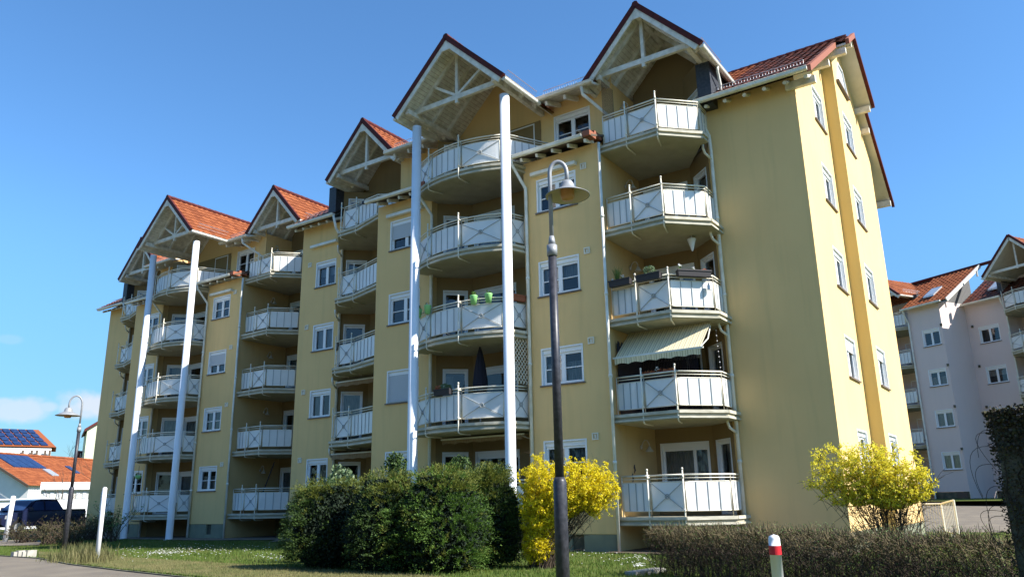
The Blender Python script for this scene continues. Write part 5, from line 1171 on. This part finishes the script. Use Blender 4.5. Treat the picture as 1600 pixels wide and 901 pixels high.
# cream annex with windows before the house
o = thing('veranda', (-62, 33, 0), 'low cream annex with small windows in front of the orange roofed house', 'annex'); m = MB()
A, B = pix(64, 768, 82), pix(158, 770, 82); zt0 = pix(100, 765, 82).z
m.hexa([(A.x, A.y, 0), (B.x, B.y, 0), (B.x-2, B.y+1, 0), (A.x-2, A.y+1, 0), (A.x, A.y, zt0), (B.x, B.y, zt0), (B.x-2, B.y+1, zt0+.5), (A.x-2, A.y+1, zt0+.5)]); m.build('wall', 'board', o)
m = MB(); a, b = A+(A-B)*.03, B; m.hexa([(a.x+.3, a.y-.1, zt0+.02), (b.x+.3, b.y-.1, zt0+.02), (b.x-2, b.y+1, zt0+.6), (a.x-2, a.y+1, zt0+.6), (a.x+.3, a.y-.1, zt0+.14), (b.x+.3, b.y-.1, zt0+.14), (b.x-2, b.y+1, zt0+.75), (a.x-2, a.y+1, zt0+.75)]); m.build('roof', 'white_wall', o)
for k in range(9):
    t = .04+k*.107; p = A+(B-A)*t; q = A+(B-A)*(t+.06); m = MB(); za_, zb_ = zt0-.75, zt0-.15; m.hexa([(p.x+.06, p.y, za_), (q.x+.06, q.y, za_), (q.x, q.y+.02, za_), (p.x, p.y+.02, za_), (p.x+.06, p.y, zb_), (q.x+.06, q.y, zb_), (q.x, q.y+.02, zb_), (p.x, p.y+.02, zb_)]); m.build('window', 'shutter', o)
# solar roofed building
o = thing('solar_roof_building', (-102, 44, 0), 'large white building whose hipped roof is covered in blue solar panels', 'building')
D = 140; rl, rr_, el_, er = pix(-260, 664, D+4), pix(60, 671, D+4), pix(-260, 689, D), pix(88, 700, D)
er.z = el_.z = (er.z+el_.z)/2; rl.z = rr_.z = rr_.z
back = Vector((-.9, .43, 0))*11
m = MB(); m.face([el_, er, rr_, rl]); m.face([er, er+back, rr_]); m.face([rl, rr_, er+back, el_+back]); m.build('roof', 'tile', o)
m = MB(); ei, ef = el_+Vector((-.3, .15, -.15)), er+Vector((-.4, -.5, -.15)); m.face([(ei.x, ei.y, 0), (ef.x, ef.y, 0), ef, ei]); m.face([(ef.x, ef.y, 0), (ef.x+back.x, ef.y+back.y, 0), ef+back, ef]); m.build('wall', 'white_wall', o)
nr = 4; nc = 22
for j in range(nr):
    for i in range(nc):
        a0, a1 = i/nc+.003, (i+.9)/nc; t0, t1 = .06+j*.23, .06+j*.23+.20
        e0, e1 = el_+(er-el_)*a0*.97, el_+(er-el_)*a1*.97; q0, q1 = rl+(rr_-rl)*a0*.97, rl+(rr_-rl)*a1*.97
        m = MB() if i == 0 and True else m
        U = Vector((.05, -.03, .12)); m.face([e0+(q0-e0)*t0+U, e1+(q1-e1)*t0+U, e1+(q1-e1)*t1+U, e0+(q0-e0)*t1+U])
        if i == nc-1: m.build('solar_panel_row', 'solar', o)
for px in (36, 50, 58, 71, 78):
    a = pix(px-1.8, 703, D-.6); b = pix(px+1.8, 703.2, D-.6); m = MB(); m.hexa([(a.x+dx_, a.y, z) for z in (a.z-1.1, a.z) for dx_ in (0,)]*1+[]) if False else m.hexa([(a.x, a.y, a.z-1.0), (b.x, b.y, a.z-1.0), (b.x-.2, b.y+.1, a.z-1.0), (a.x-.2, a.y+.1, a.z-1.0), (a.x, a.y, a.z), (b.x, b.y, a.z), (b.x-.2, b.y+.1, a.z), (a.x-.2, a.y+.1, a.z)]); m.build('window', 'dark_wood', o)
# pale green building
o = thing('pale_green_building', (-80, 42, 0), 'tall pale green house with dark verge rising behind the bare tree', 'building')
a, b = pix(137, 668, 115), pix(205, 668, 117); ez = pix(137, 670, 115).z; mid = (a+b)/2; rz = ez+ (b-a).length/2*.72
m = MB(); m.face([(a.x, a.y, 0), (b.x, b.y, 0), (b.x, b.y, ez), (mid.x, mid.y, rz), (a.x, a.y, ez)]); bk_ = Vector((-.9, .43, 0))*10; m.face([(a.x, a.y, 0), (a.x, a.y, ez), (a.x+bk_.x, a.y+bk_.y, ez), (a.x+bk_.x, a.y+bk_.y, 0)]); m.build('wall', 'green_wall', o)
s_ = (a-b).normalized()*.35; m = MB(); e_ = Vector((.4, -.2, 0)); 
m.hexa([Vector((a.x, a.y, ez))+s_+e_-Vector((0, 0, .35)), Vector((mid.x, mid.y, rz))+e_-Vector((0, 0, .1)), Vector((mid.x, mid.y, rz))+bk_, Vector((a.x, a.y, ez))+s_+bk_-Vector((0, 0, .35)), Vector((a.x, a.y, ez))+s_+e_, Vector((mid.x, mid.y, rz))+e_+Vector((0, 0, .25)), Vector((mid.x, mid.y, rz))+bk_+Vector((0, 0, .25)), Vector((a.x, a.y, ez))+s_+bk_])
m.build('roof', 'verge', o)
# tiny red roof
o = thing('red_roof_house', (-90, 45, 0), 'small house with dark red roof between lamp and bare tree', 'house'); a, b, c = pix(117, 735, 124), pix(134, 735, 124), pix(124, 704, 124)
m = MB(); m.face([(a.x, a.y, 0), (b.x, b.y, 0), (b.x, b.y, b.z), (c.x, c.y, c.z), (a.x, a.y, a.z+.3)]); m.build('wall', 'board', o)
m = MB(); K_ = Vector((0, 0, .15)); f0 = Vector((.3, -.15, 0)); c2 = pix(133, 704, 127); m.face([b+f0, c+f0, c2, pix(140, 735, 127)]); m.beam(a+f0, c+f0, .2, .3); m.build('roof', 'verge', o)
def tree(base, h, seed, lab, spread=.5, lean=0, levels=4, name='bare_tree', r0=.12, nl=0, budm='twig_green'):
    r = random.Random(seed); o = thing(name, base, lab, 'tree', 'bare trees at far left'); m = MB(); br = MB(); tips = []
    def grow(p, d, L_, rad, lv):
        n = 4; pts = [p]
        for i in range(n): d = (d+Vector((r.gauss(0, .10), r.gauss(0, .10), r.gauss(.03, .06)))).normalized(); pts.append(pts[-1]+d*L_/n)
        (m if lv == 0 else br).tube(pts, [rad*(1-.5*i/n) for i in range(n+1)], 6 if lv < 2 else 3, False)
        if lv >= levels: tips.extend(pts[1:]); return
        for i in range(3 if lv else 5):
            k = r.choice([2, 3, 4]) if lv else r.choice([1, 2, 3, 4]); a = r.uniform(0, 6.28); nd = (d+Vector((math.cos(a), math.sin(a), r.uniform(-.1, .4)))*spread*r.uniform(.7, 1.3)).normalized(); grow(pts[k], nd, L_*r.uniform(.5, .75), rad*.5, lv+1)
    grow(Vector(base), Vector((0, 0, 1)), h*.5, r0, 0); m.build('trunk', 'bark', o); br.build('crown', 'twig', o)
    if nl:
        rn = np.random.RandomState(seed); P = np.array([tuple(t) for t in tips]); P = P[rn.randint(0, len(P), nl)]+rn.normal(size=(nl, 3))*.06; a = rn.normal(size=(nl, 3)); a /= np.linalg.norm(a, axis=1)[:, None]; b2 = np.cross(a, rn.normal(size=(nl, 3))); s = .035
        W = np.stack([P-a*s, P+b2*s*.4, P+a*s, P-b2*s*.4], 1).reshape(-1, 3); arr('buds', W, np.arange(len(W)).reshape(-1, 4), budm, o)
x, y = at_(147, 92); tree((x, y, 0), 10.2, 3, 'bare spreading tree before the pale green house', .7, nl=1500)
x, y = at_(92, 79); tree((x, y, 0), 4.8, 4, 'small bare tree before the cream annex', .6, levels=3, r0=.07)
x, y = at_(125, 145); tree((x, y, 0), 13, 5, 'thin bare tree far behind the distant lamp', .6, r0=.14)

# ============================================================ RIGHT BACKGROUND BUILDING
BW = Vector((-6.55, 60.0)); bd_ = Vector((.872, -.489)); bn = Vector((.489, .872))   # along, into depth
def bp_(s, b): v_ = BW+bd_*s+bn*b; return (v_.x, v_.y)
ROOT_MAIN = ROOT
o2 = thing('pink_apartment_building', (*bp_(2, 3), 1.0), 'greyish pink apartment block in shade with orange roofs and white balconies behind the end wall', 'building'); ROOT = o2
SB = lambda k: 2.90+2.75*k
m = MB(); hs = [(.05+.85, 1.36+.85, SB(k), SB(k)+1.15) for k in range(4)]
wall(m, bp_(-.85, 0), bp_(1.6, 0), 1.5, 14.1, hs); hs2 = [(.75, 2.15, SB(k), SB(k)+1.15) for k in range(4)]
wall(m, bp_(1.6, 0), bp_(1.6, 2.7), .5, 14.1)
wall(m, bp_(1.6, 2.7), bp_(4.4, 2.7), 1.5, 14.1, hs2); wall(m, bp_(-.85, 3), bp_(-.85, 0), .5, 14.1); wall(m, bp_(-4.6, 2.2), bp_(-.85, 2.2), .5, 15.2); wall(m, bp_(-9, 0), bp_(-4.6, 0), .5, 14.1); wall(m, bp_(-4.6, 0), bp_(-4.6, 2.2), .5, 14.1)
wall(m, bp_(4.4, 2.7), bp_(4.4, 4.2), .5, 15); wall(m, bp_(4.4, 4.2), bp_(9, 4.2), .5, 15.5); wall(m, bp_(9, 4.2), bp_(9, 2.4), .5, 15); wall(m, bp_(9, 2.4), bp_(16, 2.4), .5, 14.1)
m.build('facade_wall', 'render_pink', ROOT)
m = MB()
for i_ in range(24):
    b0_, b1_ = .2+i_*.15, .2+i_*.15+.135
    m.hexa([(*bp_(1.60, b0_), 14.1), (*bp_(1.60, b1_), 14.1), (*bp_(1.57, b1_), 14.1), (*bp_(1.57, b0_), 14.1), (*bp_(1.60, b0_), 14.08+.66*b0_), (*bp_(1.60, b1_), 14.08+.66*b1_), (*bp_(1.57, b1_), 14.08+.66*b1_), (*bp_(1.57, b0_), 14.08+.66*b0_)])
m.build('gable_cladding', 'clad', ROOT)
m = MB(); wall(m, bp_(-.85, .02), bp_(1.58, .02), .4, 1.498); wall(m, bp_(1.6, 2.72), bp_(4.4, 2.72), .4, 1.498); m.build('plinth', 'concrete', ROOT)
m = MB(); m.hexa([(*bp_(s_, b_), z) for z in (.9, 1.45) for s_, b_ in ((.75, -.03), (1.45, -.03), (1.45, .0), (.75, .0))]); m.build('cellar_window', 'dark_wood', ROOT)
m = MB(); m.hexa([(*bp_(s_, b_), z) for z in (.9, 15.0) for s_, b_ in ((1.6, 2.58), (1.9, 2.58), (1.9, 2.69), (1.6, 2.69))]); m.build('pink_pilaster', 'terracotta', ROOT) if False else None
for k in range(4):
    window(ROOT, bp_(-.85, 0), bd_, hs[k][0], SB(k), 1.31, 1.15, 'double', 0, [('curtain', .1, .95, 0, 1), ('curtain', .1, .95, 0, 1), ('curtain', .1, .55, 0, 1), None][k])
    window(ROOT, bp_(1.6, 2.7), bd_, .75, SB(k), 1.40, 1.15, 'double', 0, [None, ('curtain', .1, .9, 0, 1), ('curtain', .45, .9, 0, 1), None][k])
    for s_, b_ in ((1.55, 0), (1.95, 2.7)):
        vv = bp_(s_, b_); m = MB(); m.box((vv[0]-.07, vv[1]-.08, SB(k)+1.2), (vv[0]+.07, vv[1]+.02, SB(k)+1.36)); m.build('wall_vent', 'concrete', ROOT)
for k in range(5):
    z = 1.85+2.75*k
    def T_(pts): return [bp_(*p_) for p_ in pts]
    sl1 = T_([(-4.55, .35), (-3.6, -.3), (-1.6, -.3), (-.9, .3), (-.9, 2.15), (-4.55, 2.15)])
    balcony(ROOT, sl1, [('V4', T_([(-4.5, .4), (-3.55, -.2)])), ('X', T_([(-3.55, -.2), (-2.5, -.2)])), ('V6', T_([(-2.5, -.2), (-.95, -.15)]))], [], z, edge=sl1[:4])
    sl2 = T_([(4.45, 2.6), (4.9, 1.7), (5.9, 1.25), (7.4, 1.25), (8.5, 1.8), (8.95, 2.6), (8.95, 4.15), (4.45, 4.15)])
    balcony(ROOT, sl2, [('X', T_([(4.5, 2.6), (4.95, 1.8), (5.9, 1.35)])), ('V5', T_([(5.9, 1.35), (7.4, 1.35)])), ('X', T_([(7.4, 1.35), (8.45, 1.85), (8.9, 2.6)]))], [((T_([(4.95, 1.8)]))[0], (-.6, -.8)), ((T_([(5.9, 1.35)]))[0], (-.4, -.9))], z, edge=sl2[:6])
    window(ROOT, bp_(4.4, 4.19), bd_, 1.2, z+.05, .9, 2.0, 'door', 0, CURT[k]); window(ROOT, bp_(-4.6, 2.19), bd_, 1.6, z+.5, 1.6, 1.5, 'wide', 0, CURT[k])
def gquad(o_pt, s_len, slope_len, rise, mt='tile', name='main_roof', s0=0, b0=0, z0=0):
    m = MB(); v_ = Vector((bn.x*slope_len, bn.y*slope_len, rise)); tiles(m, (*bp_(s0, b0), z0), (bd_.x, bd_.y, 0), v_, s_len, v_.length, .33, .38); r_ = m.build(name, mt, ROOT)
    a = Vector((*bp_(s0, b0), z0-.06)); d_ = Vector((bd_.x, bd_.y, 0))*s_len; s__ = MB(); s__.face([a, a+d_, a+d_+v_, a+v_]); s__.build('roof_underlay', 'board', r_); return r_
# roof over wing 1 (ends in a verge on the right), roof over wing 2 set back, gables
gquad(None, 3.55, 4.3, 2.85, s0=-1.0, b0=-.5, z0=13.95)
gquad(None, 9.6, 3.2, 2.05, s0=-7.4, b0=.8, z0=14.75)
gquad(None, 8.0, 4.5, 3.0, s0=1.7, b0=2.2, z0=13.95, mt='tile_dark')
m = MB(); a0 = Vector((*bp_(2.55, -.5), 13.9)); a1 = Vector((*bp_(2.55, 3.8), 16.75)); m.beam(a0, a1, .08, .25); a2 = Vector((*bp_(1.62, -.5), 13.9)); n3 = Vector((0, 0, -.1)); m.face([a0+n3, a1+n3, Vector((*bp_(1.6, 3.8), 16.75))+n3, a2+n3]); m.build('verge_soffit', 'board', ROOT)
m = MB(); m.tube([(*bp_(-7.5, 3.85), 16.85), (*bp_(4.2, 3.85), 16.85)], .12, 8); m.build('ridge_tiles', 'verge', ROOT)
for s0, s1, b in ((-.95, 2.15, -.56), (1.75, 4.5, 2.14)):
    m = MB(); half_gutter(m, (*bp_(s0, b), 13.95), (*bp_(s1, b), 13.95), .09); m.build('eaves_gutter', 'gutter', ROOT)
for s0, b in ((-.8, -.1), (4.45, 2.6)):
    m = MB(); m.tube([(*bp_(s0, b-.45), 13.9), (*bp_(s0, b-.3), 13.5), (*bp_(s0, b), 13.0), (*bp_(s0, b), .6)], .055, 8); m.build('downpipe', 'gutter', ROOT)
def bgable(sc_, b0, b1, hw, ze, za, hipcut=0):
    pt = lambda s_, b_, z: Vector((*bp_(sc_+s_, b_), z))
    first = None
    for sgn in (-1, 1):
        m = MB(); e = pt(sgn*hw, b0, ze); v_ = pt(0, b0, za)-e; ln = (pt(0, b1, 0)-pt(0, b0, 0))
        if sgn > 0: tiles(m, e, ln, v_, ln.length, v_.length, .33, .38)
        else: tiles(m, pt(sgn*hw, b1, ze), -ln, v_, ln.length, v_.length, .33, .38)
        r_ = m.build('gable_roof', 'tile', ROOT); first = first or r_
        m = MB(); U = Vector((0, 0, -.08)); m.face([e+U, pt(0, b0, za)+U, pt(0, b1, za)+U, pt(sgn*hw, b1, ze)+U]); m.build('soffit_boards', 'board', r_)
        m = MB(); m.beam(e+Vector((0, 0, -.16)), pt(0, b0, za-.16), .06, .2); m.build('bargeboard', 'wood_white', r_)
        m = MB(); m.beam(e+Vector((0, 0, .02)), pt(0, b0, za+.04), .14, .14); m.build('verge_tiles', 'verge', r_)
        m = MB(); half_gutter(m, pt(sgn*(hw+.05), b0, ze-.03), pt(sgn*(hw+.05), b0+2.5, ze-.03)); m.build('eaves_gutter', 'gutter', r_)
    m = MB(); m.beam(pt(-hw+.3, b0+.35, ze+.22), pt(hw-.3, b0+.35, ze+.22), .1, .16); m.beam(pt(0, b0+.35, ze+.1), pt(0, b0+.35, za-.2), .1, .1); m.build('truss', 'wood_white', first)
    for sgn in (-1, 1):
        m = MB(); m.beam(pt(sgn*(hw-.35), b0+.1, ze+.05), pt(sgn*(hw-.35), b1, ze+.05), .12, .16); m.build('purlin', 'wood_white', first)
bgable(6.5, .9, 6, 2.15, 15.1, 17.35); bgable(-2.9, -.5, 4.0, 2.0, 15.1, 16.9)
for s0, s1, b0 in ((4.05, 4.4, 2.8), (-.95, -.55, .9)):
    m = MB(); q = [bp_(s0, b0), bp_(s1, b0), bp_(s1, b0+1.8), bp_(s0, b0+1.8)]; m.prism(q, 13.9, 15.2); m.build('slate_cheek', 'slate', ROOT)
def sky_l(s0, b0, z0):
    m = MB(); v_ = Vector((bn.x, bn.y, .66)).normalized(); n_ = Vector((0, 0, .1)); a = Vector((*bp_(s0, b0), z0)); d_ = Vector((bd_.x, bd_.y, 0))*.8; m.hexa([a, a+d_, a+d_+v_*1.3, a+v_*1.3, a+n_, a+d_+n_, a+d_+v_*1.3+n_, a+v_*1.3+n_]); k_ = m.build('skylight', 'metal', ROOT)
    m = MB(); n_ = Vector((0, 0, .104)); m.face([a+n_+d_*.1+v_*.12, a+d_*.9+n_+v_*.12, a+d_*.9+v_*1.2+n_, a+d_*.1+v_*1.2+n_]); m.build('pane', 'sky_glass', k_)
sky_l(.35, .3, 14.6); sky_l(3.2, 3.1, 14.7)
snow_guard(ROOT, (*bp_(-2.2+1.3, .0), 15.35), (*bp_(-2.2+1.3, 1.8), 15.35))
m = MB(); m.tube([(*bp_(3.3, 2.1), 15.6), (*bp_(3.3, 2.1), 16.0)], .06, 8); m.build('roof_vent', 'board', ROOT)
m = MB(); m.tube([(*bp_(5.2, 3.9), 16.7), (*bp_(5.2, 3.9), 17.2)], .14, 10); m.build('chimney', 'metal', ROOT)
# far tree line / low masses so that the horizon is not empty, off to both sides

# unseen trees added behind the photographer: block low sky light, mirrored in windows
r = np.random.RandomState(77); n = 42000; c_ = r.randint(0, 46, n); cx = -125+c_*4.2+r.normal(size=46)[c_]*1.0; cy = -27-3*np.sin(c_*1.7); ch = 8.5+3.5*np.abs(np.sin(c_*2.3)); d = r.normal(size=(n, 3)); d /= np.linalg.norm(d, axis=1)[:, None]
P = np.stack([cx, cy, ch*.5], 1)+d*(r.uniform(.5, 1, n)**.4)[:, None]*np.stack([2.9+0*ch, 2.6+0*ch, ch*.5], 1); a = r.normal(size=(n, 3)); a /= np.linalg.norm(a, axis=1)[:, None]; b2 = np.cross(a, r.normal(size=(n, 3))); s_ = r.uniform(.2, .42, n)[:, None]
W = np.stack([P-a*s_, P+b2*s_*.7, P+a*s_, P-b2*s_*.7], 1).reshape(-1, 3)
tag(arr('unseen_tree_belt', W, np.arange(len(W)).reshape(-1, 4), 'thuja_dark'), 'dark belt of trees added unseen across the street, blocking low sky light and mirrored in the window panes', 'trees', kind='stuff')
